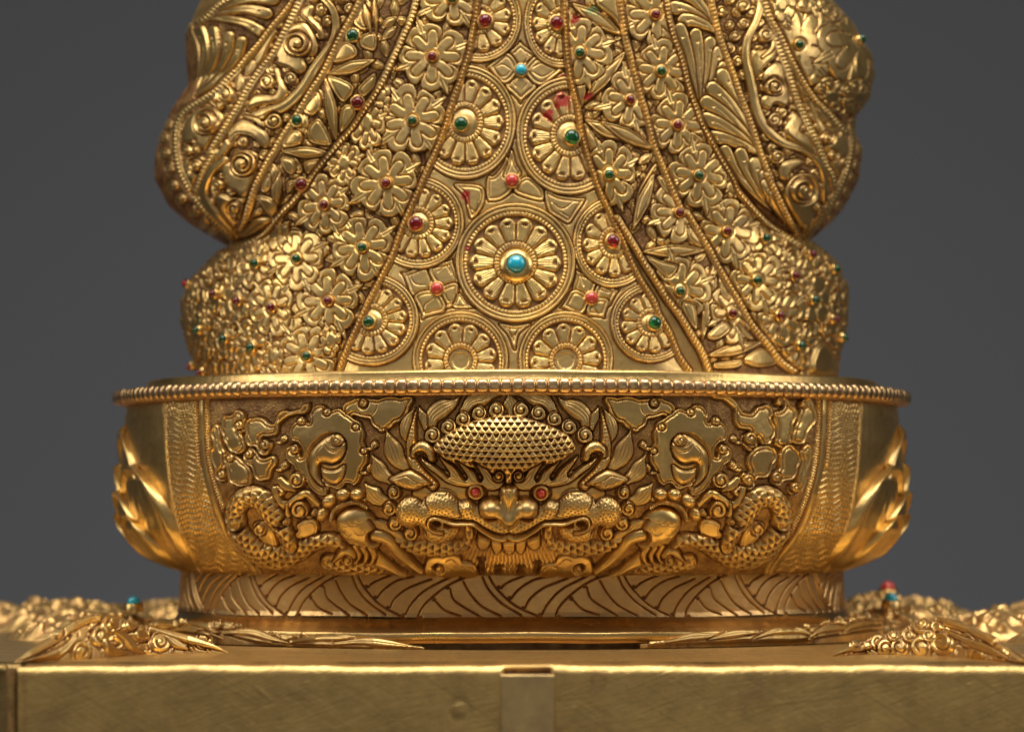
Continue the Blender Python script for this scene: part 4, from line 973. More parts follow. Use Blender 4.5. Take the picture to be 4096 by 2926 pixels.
# ---------------------------------------------------------------- materials
def newmat(name):
    m = bpy.data.materials.new(name); m.use_nodes = True
    nt = m.node_tree; return m, nt, nt.nodes, nt.links, nt.nodes['Principled BSDF']
def noise(N, L, scale, det=4, rough=.6, vec=None):
    n = N.new('ShaderNodeTexNoise'); n.inputs['Scale'].default_value = scale; n.inputs['Detail'].default_value = det; n.inputs['Roughness'].default_value = rough
    if vec: L.new(vec, n.inputs['Vector'])
    return n
def ramp(N, L, src, stops):
    r = N.new('ShaderNodeValToRGB'); e = r.color_ramp.elements
    e[0].position, e[0].color = stops[0][0], (*stops[0][1], 1); e[1].position, e[1].color = stops[-1][0], (*stops[-1][1], 1)
    for p, c in stops[1:-1]: x = e.new(p); x.color = (*c, 1)
    L.new(src, r.inputs[0]); return r
def mix(N, L, f, a, b):
    m = N.new('ShaderNodeMix'); m.data_type = 'RGBA'
    for s, i in ((f, 0), (a, 6), (b, 7)):
        if isinstance(s, (int, float)): m.inputs[i].default_value = s
        elif isinstance(s, tuple): m.inputs[i].default_value = (*s, 1)
        else: L.new(s, m.inputs[i])
    return m.outputs[2]
def maprange(N, L, s, a, b, c, d):
    m = N.new('ShaderNodeMapRange'); L.new(s, m.inputs[0])
    for i, v in enumerate((a, b, c, d)): m.inputs[i+1].default_value = v
    return m.outputs[0]
GOLD = (0.82, 0.545, 0.19); GOLD2 = (0.54, 0.365, 0.16); WASHC = (0.36, 0.125, 0.03)
def gilt(name, relief=True, g1=GOLD, g2=GOLD2, rough=(.29, .46), bump=.16, brush=None, scratch=0):
    m, nt, N, L, B = newmat(name)
    tc = N.new('ShaderNodeTexCoord'); v = tc.outputs['Object']
    n1 = noise(N, L, 130, 6, .68, v); n2 = noise(N, L, 420, 3, .6, v)
    col = mix(N, L, ramp(N, L, n1.outputs[0], [(.38, (0, 0, 0)), (.66, (1, 1, 1))]).outputs[0], g1, g2)
    rg = maprange(N, L, n1.outputs[0], .3, .7, rough[0], rough[1])
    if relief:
        at = N.new('ShaderNodeAttribute'); at.attribute_name = 'wash_shade'
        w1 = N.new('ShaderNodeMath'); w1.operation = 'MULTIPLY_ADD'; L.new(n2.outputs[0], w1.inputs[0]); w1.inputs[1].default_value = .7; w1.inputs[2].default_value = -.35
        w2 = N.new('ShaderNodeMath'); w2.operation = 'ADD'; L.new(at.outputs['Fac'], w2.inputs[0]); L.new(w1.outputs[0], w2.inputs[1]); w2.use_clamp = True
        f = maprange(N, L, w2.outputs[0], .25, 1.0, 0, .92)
        wc = mix(N, L, maprange(N, L, w2.outputs[0], .62, 1.0, 0, 1), mix(N, L, n2.outputs[0], (.40, .165, .04), (.30, .11, .028)), (.11, .030, .008))  # red brown pigment, turning near black as painted shade in grooves
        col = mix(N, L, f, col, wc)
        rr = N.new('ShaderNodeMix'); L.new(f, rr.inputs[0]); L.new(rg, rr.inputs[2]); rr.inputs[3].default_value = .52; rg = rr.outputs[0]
        ap = N.new('ShaderNodeAttribute'); ap.attribute_name = 'paint'
        red = maprange(N, L, ap.outputs['Fac'], .45, .6, 0, 1); grn = maprange(N, L, ap.outputs['Fac'], -.45, -.6, 0, .6)
        col = mix(N, L, red, col, (.38, .03, .012)); col = mix(N, L, grn, col, (.06, .26, .14))
        ms = N.new('ShaderNodeMath'); ms.operation = 'SUBTRACT'; ms.inputs[0].default_value = 1; L.new(red, ms.inputs[1])
        mm = N.new('ShaderNodeMath'); mm.operation = 'MULTIPLY'; L.new(ms.outputs[0], mm.inputs[0]); L.new(maprange(N, L, f, 0, 1, 1, .5), mm.inputs[1]); L.new(mm.outputs[0], B.inputs['Metallic'])
    else: B.inputs['Metallic'].default_value = 1
    h = None
    bp = N.new('ShaderNodeBump'); bp.inputs['Strength'].default_value = bump; bp.inputs['Distance'].default_value = .0006
    hb = noise(N, L, 620, 2, .45, v)
    L.new(hb.outputs[0], bp.inputs['Height']); nrm = bp.outputs[0]
    if brush:
        for (rot, sc3, st) in brush:
            mr = N.new('ShaderNodeMapping'); mr.inputs['Rotation'].default_value = rot; L.new(v, mr.inputs[0])
            mp = N.new('ShaderNodeMapping'); mp.inputs['Scale'].default_value = sc3; L.new(mr.outputs[0], mp.inputs[0])
            nb = noise(N, L, 1, 4, .7, mp.outputs[0])
            b2 = N.new('ShaderNodeBump'); b2.inputs['Strength'].default_value = st; b2.inputs['Distance'].default_value = .0003
            if scratch: col = mix(N, L, maprange(N, L, nb.outputs[0], .58, .66, 0, scratch), col, (.36, .22, .08)); col = mix(N, L, maprange(N, L, nb.outputs[0], .38, .31, 0, scratch), col, (.95, .74, .36))
            L.new(nb.outputs[0], b2.inputs['Height']); L.new(nrm, b2.inputs['Normal']); nrm = b2.outputs[0]
    L.new(nrm, B.inputs['Normal']); L.new(col, B.inputs['Base Color']); L.new(rg, B.inputs['Roughness'])
    return m
M_REL = gilt('chased_gilt')
M_COL = gilt('brushed_gilt_relief', rough=(.30, .46), g1=(.74, .46, .18), g2=(.58, .36, .16), brush=[((0, 0, 0), (60, 60, 2600), .25)])
M_RIM = gilt('rim_gilt', g1=(.80, .53, .25), g2=(.60, .38, .20), rough=(.24, .38), bump=.25)
M_PLATE = gilt('smooth_gilt', rough=(.24, .38), g1=(.80, .53, .19), g2=(.62, .40, .16), bump=.10, brush=[((0, 0, 0), (50, 50, 2200), .2)])
M_BOX = gilt('scratched_brass', g1=(.80, .53, .19), g2=(.56, .36, .14), rough=(.28, .42), bump=.10, scratch=.32,
             brush=[((0, .38, 0), (60, 60, 2600), .5), ((0, -.55, 0), (45, 45, 1900), .22), ((0, .12, 0), (30, 60, 2400), .3)])
def gemmat(name, col, trans, rough=.06, ior=1.6):
    m, nt, N, L, B = newmat(name); B.inputs['Base Color'].default_value = (*col, 1); B.inputs['Roughness'].default_value = rough
    B.inputs['Transmission Weight'].default_value = trans; B.inputs['IOR'].default_value = ior
    if trans == 0: B.inputs['Subsurface Weight'].default_value = .0; B.inputs['Coat Weight'].default_value = .6
    return m
GM = {'ruby': gemmat('red_glass', (.42, .006, .012), .75), 'emerald': gemmat('green_glass', (.004, .20, .05), .75),
      'turquoise': gemmat('turquoise_stone', (.01, .42, .58), 0, .2), 'turquoise_big': None, 'coral': gemmat('coral_stone', (.62, .045, .03), 0, .22)}
GM['turquoise_big'] = GM['turquoise']
# ---------------------------------------------------------------- mesh helpers
COL = sc.collection
def mesh_np(name, V, F, mat, attrs=None, smooth=True, parent=None):
    me = bpy.data.meshes.new(name); nv, nf = len(V), len(F); k = F.shape[1]
    me.vertices.add(nv); me.vertices.foreach_set('co', np.ascontiguousarray(V, np.float32).ravel())
    me.loops.add(nf*k); me.loops.foreach_set('vertex_index', np.ascontiguousarray(F, np.int32).ravel())
    me.polygons.add(nf); me.polygons.foreach_set('loop_start', np.arange(0, nf*k, k, dtype=np.int32))
    try: me.polygons.foreach_set('loop_total', np.full(nf, k, np.int32))
    except Exception: pass
    if smooth: me.polygons.foreach_set('use_smooth', np.ones(nf, bool))
    for an, av in (attrs or {}).items():
        a = me.attributes.new(an, 'FLOAT', 'POINT'); a.data.foreach_set('value', np.ascontiguousarray(av, np.float32))
    me.update(); me.validate() if False else None
    me.materials.append(mat)
    o = bpy.data.objects.new(name, me); COL.objects.link(o)
    if parent: o.parent = parent
    return o
def W3(X, Y, Z): return np.stack([X*U, Y*U, (Z+ZE)*U], -1)
def gridF(nr, nc, wrap=False):
    i = np.arange(nr-1)[:, None]; j = np.arange(nc if wrap else nc-1)[None, :]; j2 = (j+1) % nc
    return np.stack([i*nc+j, i*nc+j2, (i+1)*nc+j2, (i+1)*nc+j], -1).reshape(-1, 4)
def samp(A, sx, sy):
    u = np.clip(sx/CELL-.5, 0, NX-1.001); v = np.clip((sy-Y0)/CELL-.5, 0, NY-1.001)
    i = u.astype(int); j = v.astype(int); fu = u-i; fv = v-j
    return A[j, i]*(1-fu)*(1-fv)+A[j, i+1]*fu*(1-fv)+A[j+1, i]*(1-fu)*fv+A[j+1, i+1]*fu*fv
def proj(X, Y, Z): k = DIST/(DIST+Y); return CX+X*k, HY-Z*k
def normals(Px, Py, Pz, wrap=True):
    def dc(A): 
        if wrap: return np.roll(A, -1, 1)-np.roll(A, 1, 1)
        return np.gradient(A, axis=1)
    def dr(A): return np.gradient(A, axis=0)
    a = (dc(Px), dc(Py), dc(Pz)); b = (dr(Px), dr(Py), dr(Pz))
    n = np.stack([a[1]*b[2]-a[2]*b[1], a[2]*b[0]-a[0]*b[2], a[0]*b[1]-a[1]*b[0]])
    return n/np.maximum(np.linalg.norm(n, axis=0), 1e-9)
def thetas(nfront, nback):
    s = np.linspace(-math.pi, math.pi, 20001); c = np.cos(s)
    den = np.where(np.abs(s) < 1.75, np.maximum(np.abs(c), .28), 0.0)
    den = den/den.sum()*nfront+np.where(den == 0, 1, 0)/max(1, (den == 0).sum())*nback
    cum = np.concatenate([[0], np.cumsum(den)[:-1]]); n = int(nfront+nback)
    return np.interp(np.arange(n)/n*cum[-1], cum, s)
SURF = {}
def body(key, rows, nfront, mat, exn=2.0, part0='cloth', lf=True, pids=(0, 0), parent=None, hscale=1.0):
    """rows: z, left x, right x, depth. Wraps the relief canvas on a closed round body and splits it by part."""
    rows = np.array(rows); z, xl, xr, d = rows.T
    th = thetas(nfront, 160); S_, C_ = np.sin(th), np.cos(th)
    e = 2/exn; sx_ = np.sign(S_)*np.abs(S_)**e; cy_ = np.sign(C_)*np.abs(C_)**e
    X = ((xl+xr)/2)[:, None]+((xr-xl)/2)[:, None]*sx_[None]; Y = -d[:, None]*cy_[None]; Z = z[:, None]+0*X
    if lf:
        # a pinched outline must not pinch the front: depth follows the smoothed outer width, rounding off only near the edge
        wd = (xr-xl)/2; wm_ = np.array([wd[max(0, i-150):i+150].max() for i in range(len(wd))]); kw = np.hanning(241); kw /= kw.sum()
        Wv = np.maximum(np.convolve(np.pad(wm_, 120, mode='edge'), kw, 'valid'), wd+1)
        ell = np.sqrt(np.clip(1-(np.abs(X)/(Wv[:, None]*1.03))**2.12, 0, 1)); edge = np.clip(1-np.abs(S_)**7, 0, 1)**.5
        Y = -d[:, None]*ell*edge[None]*np.sign(C_)[None]
    up = 1 if z[-1] > z[0] else -1
    n = normals(X, Y, Z)*up
    front = np.clip((C_+.25)/.25, 0, 1)[None, :]
    if lf:
        px, py = proj(X, Y, Z); l = samp(LF, px, py)*front
        # swell mostly towards the viewer so that the outline stays as measured
        X, Y = X+n[0]*l*.35, Y-l*.9*np.abs(n[1]); Z = Z+0
        n = normals(X, Y, Z)*up
    px, py = proj(X, Y, Z); h = samp(HFS, px, py)*front*hscale*np.clip(C_*1.5+.12, .30, 1)[None]
    X, Y, Z = X+n[0]*h, Y+n[1]*h, Z+n[2]*h
    ws = samp(WASH_SHADE, px, py)*front+.3*(1-front); pn = samp(PAINT, px, py)*front
    ii = np.clip((px/CELL).astype(int), 0, NX-1); jj = np.clip(((py-Y0)/CELL).astype(int), 0, NY-1)
    own = np.zeros(NID[0]+1, bool)
    for k_, v_ in PARTS.items(): own[k_] = v_[1] == pids
    idv = np.where((np.abs(th)[None, :] < 1.6) & own[ID[jj, ii]], ID[jj, ii], 0)
    V = W3(X, Y, Z).reshape(-1, 3); F = gridF(*X.shape, wrap=True)
    if up < 0: F = F[:, ::-1]
    fid = idv.ravel()[F[:, 0]]
    qx, qy = proj(X, Y, Z)
    fm = (np.abs(th) < 1.55)
    SURF[key] = (qx[:, fm], qy[:, fm], W3(X, Y, Z)[:, fm], n.transpose(1, 2, 0)[:, fm])
    order = np.argsort(fid, kind='stable'); sf = fid[order]; cut = np.flatnonzero(np.diff(sf))+1
    base = None; tiny = []
    groups = [(int(sf[g[0]]), order[g[0]:g[1]]) for g in zip(np.r_[0, cut], np.r_[cut, len(sf)])]
    mainf = [g for i, g in groups if i == 0 or len(g) < 60]
    def emit(name, fi, par, lab=None):
        f = F[fi]; u, inv = np.unique(f, return_inverse=True)
        o = mesh_np(name, V[u], inv.reshape(-1, 4), mat, {'wash_shade': ws.ravel()[u], 'paint': pn.ravel()[u]}, parent=par)
        if lab: o['label'] = lab
        return o
    base = emit(part0, np.concatenate(mainf), parent)
    for i, g in groups:
        if i and len(g) >= 60: emit(PARTS[i][0], g, base, PARTS[i][2])
    return base
def empty(name, loc=(0, 0, 0)):
    o = bpy.data.objects.new(name, None); COL.objects.link(o); o.location = loc; return o
statue = empty('gilt_statue')
statue['label'] = 'gilded repousse statue with flower-covered robe standing on a bowl-shaped lotus base'; statue['category'] = 'statue'
# ---------------------------------------------------------------- robe
SL = np.array([(-260, 860), (-60, 850), (0, 833), (55, 805), (99, 790), (135, 770), (216, 772), (342, 780), (400, 735), (432, 712), (540, 664), (622, 645), (721, 645), (829, 700), (900, 775), (950, 850), (982, 905), (1005, 912), (1036, 850), (1117, 770), (1207, 722), (1297, 724), (1424, 762), (1500, 795), (1560, 815)], float)
SR = np.array([(-260, 3180), (-60, 3255), (0, 3290), (90, 3380), (162, 3418), (216, 3455), (288, 3470), (396, 3450), (470, 3400), (520, 3398), (595, 3425), (721, 3408), (800, 3372), (865, 3330), (930, 3275), (973, 3235), (1009, 3300), (1060, 3355), (1153, 3394), (1297, 3390), (1442, 3355), (1500, 3350), (1560, 3350)], float)
sy = np.arange(1545, -230, -2.0)
xl = np.interp(sy, SL[:, 0], SL[:, 1]); xr = np.interp(sy, SR[:, 0], SR[:, 1])
kk = np.hanning(17); kk /= kk.sum()
sm_ = lambda a: np.convolve(np.pad(a, 8, mode='edge'), kk, 'valid')
dp = np.interp(sy, [-230, 0, 500, 1000, 1545], [640, 690, 770, 860, 985])
rows = np.stack([HY-sy, sm_(xl)-CX, sm_(xr)-CX, dp], 1)
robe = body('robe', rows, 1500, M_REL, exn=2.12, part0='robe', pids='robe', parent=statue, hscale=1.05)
# ---------------------------------------------------------------- bowl
pz = np.array([(452, 1530), (400, 1540), (300, 1545), (150, 1535), (50, 1518), (-43, 1492), (-100, 1455), (-145, 1415), (-177, 1375), (-196, 1338), (-203, 1320)], float)
arc = np.r_[0, np.cumsum(np.hypot(*np.diff(pz, axis=0).T))]; t = np.arange(0, arc[-1], 2.0)
zz = np.interp(t, arc, pz[:, 0]); rr = np.interp(t, arc, pz[:, 1]); zz, rr = [np.convolve(np.pad(a, 8, mode='reflect', reflect_type='odd'), kk, 'valid') for a in (zz, rr)]
dd_ = rr*np.interp(zz, [-203, 100, 452], [.79, .84, .84])
rows = np.stack([zz, -rr+0, rr, dd_], 1)[::-1]
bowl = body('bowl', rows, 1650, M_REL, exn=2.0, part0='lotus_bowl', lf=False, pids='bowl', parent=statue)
# lotus petals at both ends: shells laid over the bowl, pointed tip up
def lotus(side, thc, z1, hw, base, lean=0):
    nb_, na = 90, 61; b = np.linspace(0, 1, nb_)[:, None]; a = np.linspace(-1, 1, na)[None]
    wdt = hw*np.clip(np.sin(math.pi*np.clip(.30+.70*b, 0, 1)), 0, 1)**.62*(1+.0*b); wdt = np.where(b > .80, wdt*(1-.25*((b-.8)/.2)**2), wdt)
    zt = -196+(z1+196)*b-0*a; zt = zt-(a**2)*(z1+196)*.06*b
    t_ = math.radians(thc)+np.radians(lean)*(1-b)-np.radians(wdt)*a
    r_ = np.interp(zt, zz[::-1], rr[::-1]) if zz[0] > zz[-1] else np.interp(zt, zz, rr)
    dr2 = r_*np.interp(zt, [-203, 100, 452], [.79, .84, .84])
    e = np.minimum(1-np.abs(a), np.clip((1-b)*2.2, 0, 1)+0*a)
    h = base*np.clip(e*7, 0, 1)*np.clip(b*4+.3, 0, 1)+20*np.exp(-((e-.16)/.09)**2)+12*np.clip((e-.35)/.4, 0, 1)-8*np.exp(-((e-.32)/.04)**2)
    h = h+1.6*np.sin(a*26)*np.clip(e-.3, 0, 1)*2; h = np.where(e < .02, -8, h)
    X = side*(r_+h)*np.sin(t_); Y = -(dr2+h)*np.cos(t_); Z = zt+.25*h
    V = W3(X, Y, Z).reshape(-1, 3); F = gridF(nb_, na); F = F if side < 0 else F[:, ::-1]
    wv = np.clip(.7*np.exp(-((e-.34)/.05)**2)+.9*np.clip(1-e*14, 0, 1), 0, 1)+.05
    mesh_np('lotus_petal', V, F, M_REL, {'wash_shade': wv.ravel(), 'paint': np.zeros(len(V))}, parent=statue)
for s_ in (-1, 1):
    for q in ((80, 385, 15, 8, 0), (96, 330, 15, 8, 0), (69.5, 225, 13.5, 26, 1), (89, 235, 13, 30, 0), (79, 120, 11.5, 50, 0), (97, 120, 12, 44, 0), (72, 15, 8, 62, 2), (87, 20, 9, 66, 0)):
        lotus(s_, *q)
# ---------------------------------------------------------------- lathe-like rings
def ring(name, prof, mat, parent, n=360, dfac=.84, wob=0, wash_shade=.15, label=None):
    """prof: (z, width, depth) closed section swept round the axis"""
    pr = np.array(prof, float); th = np.linspace(-math.pi, math.pi, n, endpoint=False)
    X = pr[:, 1][:, None]*np.sin(th); Y = -pr[:, 2][:, None]*np.cos(th)
    Z = pr[:, 0][:, None]+wob*(np.sin(th*5+1)+.6*np.sin(th*11+2)+.4*np.sin(th*23))*np.ones_like(X)
    V = W3(X, Y, Z).reshape(-1, 3); F = gridF(*X.shape, wrap=True)
    return mesh_np(name, V, F, mat, {'wash_shade': np.full(len(V), wash_shade), 'paint': np.zeros(len(V))}, parent=parent)
ring('rim_plate', [(548, 5, 5), (548, 1395, 1130), (549, 1435, 1172), (546, 1452, 1188), (538, 1456, 1192), (500, 1454, 1190), (492, 1470, 1206), (490, 1560, 1280)][::-1], M_PLATE, statue, 720, wash_shade=.05, wob=1.0)
ring('rim_underside', [(500, 1500, 1250), (478, 1580, 1300), (462, 1582, 1300), (452, 1550, 1300), (450, 1500, 1265)][::-1], M_RIM, statue, 720, wash_shade=.6)
# bead rim: barrel beads threaded round the edge
nb = 214; ncol = nb*14; th = np.linspace(-math.pi, math.pi, ncol, endpoint=False)
rs = np.random.RandomState(5); jit = rs.uniform(-.12, .12, nb); sc_b = rs.uniform(.92, 1.06, nb)
# equal arc spacing on the ellipse
tt = np.linspace(-math.pi, math.pi, 8001); xx, yv = 1575*np.sin(tt), -1305*np.cos(tt); al = np.r_[0, np.cumsum(np.hypot(np.diff(xx), np.diff(yv)))]
th = np.interp(np.arange(ncol)/ncol*al[-1], al, tt)
ph = np.arange(ncol)/14.0; bi = np.floor(ph).astype(int) % nb; f = ph-np.floor(ph)
rad = 27*sc_b[bi]*(.58+.42*np.clip(1-(np.abs(f-.5)*2)**3.2, 0, 1)**.5)
ns_ = 16; aa = np.linspace(0, 2*math.pi, ns_, endpoint=False)[:, None]
sq = (np.abs(np.cos(aa))**2.5+np.abs(np.sin(aa))**2.5)**(-1/2.5)
dr_ = rad[None]*np.cos(aa)*sq*.80; dz_ = rad[None]*np.sin(aa)*sq
tw = rs.uniform(-2, 2, nb)[bi][None]
X = (1568+dr_)*np.sin(th)[None]; Y = -(1300+dr_)*np.cos(th)[None]; Z = 484+dz_+tw*0+1.0*np.sin(th*7)[None]
X2 = np.vstack([X, X[:1]]); Y2 = np.vstack([Y, Y[:1]]); Z2 = np.vstack([Z, Z[:1]])
V = W3(X2, Y2, Z2).reshape(-1, 3)
wv = np.tile(np.clip(1-(.5-np.abs(f-.5))*6, 0, 1)*.9+.05, ns_+1)
mesh_np('bead_rim', V, gridF(ns_+1, ncol, True), M_RIM, {'wash_shade': wv, 'paint': np.zeros(len(V))}, parent=statue)
# ---------------------------------------------------------------- collar with braided leaf cuts
HFb, PATb = HF.copy(), PAT.copy()
HF[:] = 0; PAT[:] = .1; CLIP = None
PER = 512.0
FR['KK'] = (1024, 600, 1.895)     # a flat strip of the pattern: x period 512, y 0..160
use('KK')
for k in (-1, 0, 1, 2):
    o = k*PER*1.895
    def g(q, w=9, d=7): groove([(x+o, y-190) for x, y in q], w*1.75, d*1.7, tip=False, pat=1)
    g([(80, 190), (100, 240), (150, 310), (240, 400), (330, 455), (450, 505)]); g([(540, 520), (570, 440), (640, 360), (740, 280), (830, 230), (930, 193)])
    g([(165, 290), (210, 250), (340, 195)]); g([(235, 372), (280, 310), (380, 240), (510, 203)]); g([(335, 440), (370, 370), (470, 290), (640, 222)]); g([(450, 490), (500, 400), (600, 300), (770, 210)])
    g([(675, 385), (740, 450), (855, 490)]); g([(775, 290), (800, 370), (880, 430), (1000, 500)]); g([(870, 240), (920, 330), (1000, 420), (1140, 495)]); g([(1005, 205), (1050, 300), (1140, 400), (1280, 490)])
    for x, y in ((150, 285), (225, 365), (320, 440), (440, 490), (570, 505), (660, 370), (755, 280), (850, 215)):
        dome(x+o, y-190, 17, 17, h=-7, base=0, pat=1)
HC, PC = HF.copy(), PAT.copy()
HF, PAT = HFb, PATb
th = thetas(1500, 120); zc = np.arange(-357, -196, 1.8)
T = th[None]*1330; vv = (-196-zc)/161.0
cx_ = 1024+np.mod(T+128, PER)+0*zc[:, None]; cyy = 600+vv[:, None]*168+0*T-2
front = (np.cos(th) > -.3)[None]
hC = samp(HC, cx_, cyy)*front; wC = samp(PC, cx_, cyy)
edge = np.clip(np.minimum(zc+357, 12)/12, 0, 1)[:, None]
rW = (1322+8*vv+14*np.clip(vv-.9, 0, 1)*10*.5)[:, None]; rD = rW*.765
X = (rW+hC)*np.sin(th); Y = -(rD+hC)*np.cos(th); Z = zc[:, None]+0*X+2*np.sin(th*9)[None]*(1-vv[:, None]*0)
V = W3(X, Y, Z).reshape(-1, 3)
mesh_np('collar', V, gridF(*X.shape, wrap=True), M_COL, {'wash_shade': wC.ravel(), 'paint': np.zeros(len(V))}, parent=statue)
ring('foot_flange', [(-448, 1250, 1050), (-449, 1378, 1196), (-446, 1384, 1202), (-412, 1387, 1205), (-408, 1384, 1201), (-406, 1372, 1186), (-396, 1356, 1110), (-384, 1344, 1062), (-370, 1336, 1034), (-356, 1330, 1020), (-352, 1326, 1012)], M_PLATE, statue, 720, wash_shade=.12, wob=2.2)
# ---------------------------------------------------------------- set stones
def lathe(name, prof, mat, pos, nrm, parent, seg=28, facets=None):
    from mathutils import Vector
    q = Vector(nrm).to_track_quat('Z', 'Y').to_matrix(); M = np.array(q)
    pr = np.array(prof, float); a = np.linspace(0, 2*math.pi, facets or seg, endpoint=False)
    P_ = np.stack([pr[:, 0][:, None]*np.cos(a), pr[:, 0][:, None]*np.sin(a), pr[:, 1][:, None]+0*a], -1)*U
    V = P_.reshape(-1, 3)@M.T+np.array(pos); nr, nc = P_.shape[:2]
    return mesh_np(name, V, gridF(nr, nc, True), mat, {'wash_shade': np.full(len(V), .12), 'paint': np.zeros(len(V))}, parent=parent, smooth=True)
GL = {'ruby': 'red glass stone', 'emerald': 'green glass stone', 'turquoise': 'turquoise stone', 'turquoise_big': 'large turquoise stone', 'coral': 'orange red coral stone'}
def setstone(x, y, kind, r, key, parent):
    qx, qy, Vw, Nw = SURF[key]
    i = np.argmin((qx-x)**2+(qy-y)**2); i = np.unravel_index(i, qx.shape)
    j0, j1 = max(0, i[0]-14), i[0]+15; k0, k1 = max(0, i[1]-14), i[1]+15
    nn = Nw[j0:j1, k0:k1].reshape(-1, 3).mean(0); nn /= np.linalg.norm(nn)
    pos = Vw[j0+5:j1-5, k0+5:k1-5].reshape(-1, 3); pos = Vw[i]*.5+pos.mean(0)*.5
    pos = pos-nn*6*U
    R = r*1.36
    if kind == 'turquoise_big':
        lathe('stone_setting', [(R*1.5, -4), (R*1.46, 8), (R*1.25, 19), (R*.95, 27), (R*.80, 28), (R*.76, 24), (R*.7, 10)], M_PLATE, pos, nn, parent)
        prof = [(r, 10), (r, 26), (r*.93, 34), (r*.75, 41), (r*.45, 46), (.01, 48)]
    elif key == 'bowl':
        lathe('stone_setting', [(r*1.9, 6), (r*1.85, 12), (r*1.5, 15), (r*1.25, 13), (r*1.1, 6)], M_PLATE, pos, nn, parent)
        prof = [(r, 0), (r, 12), (r*.85, 20), (r*.5, 25), (.01, 27)]
    else:
        lathe('stone_setting', [(R*1.02, -6), (R, 13), (R*.93, 18.5), (R*.82, 19.5), (R*.76, 17), (R*.72, 8)], M_PLATE, pos, nn, parent)
        prof = [(r*1.02, 4), (r*1.05, 19), (r*.95, 26), (r*.72, 32), (r*.4, 35.5), (.01, 36.5)]
    if kind in ('ruby', 'emerald'):
        prof = [(.01, 2)]+prof
    g = lathe('gemstone', prof, GM[kind], pos, nn, parent, 20)
    g['label'] = GL[kind]
for x, y, kind, r, own in GEMS:
    setstone(x, y, kind, r, own, robe if own == 'robe' else bowl)
# ================================================================ pedestal box
box = empty('pedestal_box', (0, -.05, 0)); box.location = (0, 0, 0)
box['label'] = 'plain brushed brass box pedestal with leaf scrolls on its top, under the statue'; box['category'] = 'pedestal'
FY = -2627.0; XL, XR = -1577.0, 1720.0; TOP = -462.0
def panel(name, X, Y, Z, wash_shade=None, mat=None, parent=box, flip=False):
    V = W3(X, Y, Z).reshape(-1, 3); F = gridF(*X.shape)
    if flip: F = F[:, ::-1]
    wv = np.full(X.size, .1) if wash_shade is None else np.broadcast_to(wash_shade, X.shape).ravel()
    return mesh_np(name, V, F, mat or M_BOX, {'wash_shade': wv, 'paint': np.zeros(X.size)}, parent=parent)
# front sheet: the top edge rolls over; slight hand-made waviness
xs = np.linspace(XL, XR, 1000); r0 = 30.0
a = np.linspace(0, math.pi/2, 10)
py_ = np.concatenate([np.linspace(230, r0, 12)[:-1], r0-r0*np.sin(a), np.zeros(150)])
pz_ = np.concatenate([np.zeros(11), -(r0-r0*np.cos(a)), -r0-np.linspace(0, 900, 151)[1:]])
X = xs[None]+0*py_[:, None]; PY = py_[:, None]+0*X; PZ = pz_[:, None]+0*X
wav = 2.2*np.sin(xs*.0061+1)+1.6*np.sin(xs*.017)+.8*np.sin(xs*.043+2)+np.exp(-((xs+300)/60)**2)*-3
Y = FY+PY+wav[None]*.6; Z = TOP+PZ+wav[None]*np.exp(-np.abs(PZ)/60)*.9-np.exp(-((PY-120)/90)**2)*4*(PZ > -1)
# channel beside the strap
ch = sst((82-np.abs(X-49))/10)*((82+0*X) > 0)
dn = sst((-PZ-6)/14)
Y = Y+16*ch*dn; wsh = .1+.85*ch*dn
wsh = wsh+.45*np.exp(-((X+1555)/14)**2)*dn
# dents and the ring-shaped stain
def atp(px, py): return (px-CX)*(DIST+FY)/DIST, -(py-HY)*(DIST+FY)/DIST
dx, dz = atp(1500+640/1.895, 2200+1210/1.895); q = np.hypot(X-dx, Z-dz)
Y = Y+2.2*np.exp(-((q-32)/9)**2)-2.5*np.exp(-(q/16)**2); wsh = wsh+.25*np.exp(-((q-34)/7)**2)*(Z < dz)
sx1, sz1 = atp(1500+1700/1.895, 2200+990/1.895); q = np.hypot(X-sx1, (Z-sz1)*.95); wsh = wsh+.5*np.exp(-((q-23)/9)**2)*(1+.4*np.sin(X*.4)*np.sin(Z*.3))
dx, dz = atp(1400/1.3376, 2200+755/1.3376); q = ((X-dx)*.6+(Z-dz)*.8); q2 = (X-dx)*.8-(Z-dz)*.6
Y = Y-2.2*np.exp(-(q/5)**2-(q2/30)**2)
dx, dz = atp(2600+770/1.52, 2200+925/1.52); q = np.hypot(X-dx, Z-dz); Y = Y-1.5*np.exp(-(q/10)**2)
panel('front_sheet', X, Y, Z, wsh)
# the sheet's top, cross-shaped in plan
def flat(name, pts, z, mat=M_BOX, wash_shade=.12):
    me = bpy.data.meshes.new(name); bm = bmesh.new()
    vs = [bm.verts.new((x*U, y*U, (z+ZE)*U)) for x, y in pts]; bm.faces.new(vs); bm.to_mesh(me); bm.free(); me.materials.append(mat)
    for an, v in (('wash_shade', wash_shade), ('paint', 0)):
        at = me.attributes.new(an, 'FLOAT', 'POINT'); at.data.foreach_set('value', np.full(len(me.vertices), v, np.float32))
    o = bpy.data.objects.new(name, me); COL.objects.link(o); o.parent = box; return o
plan = [(XL, FY+228), (XR, FY+228), (XR+40, FY+228), (XR+620, -1900), (2620, -1560), (2620, 1560), (1700, 2620), (-1700, 2620), (-2620, 1560), (-2620, -1700), (-2130, -1900), (XL-40, FY+228)]
yb = np.linspace(FY+228, 2600, 260); wl = np.interp(yb, [FY+228, -1900, -1560, 1560, 2600], [1640, 2150, 2600, 2600, 1700]); us = np.linspace(-1, 1, 240)
X = us[None]*wl[:, None]; X[0] = np.linspace(XL, XR, 240)
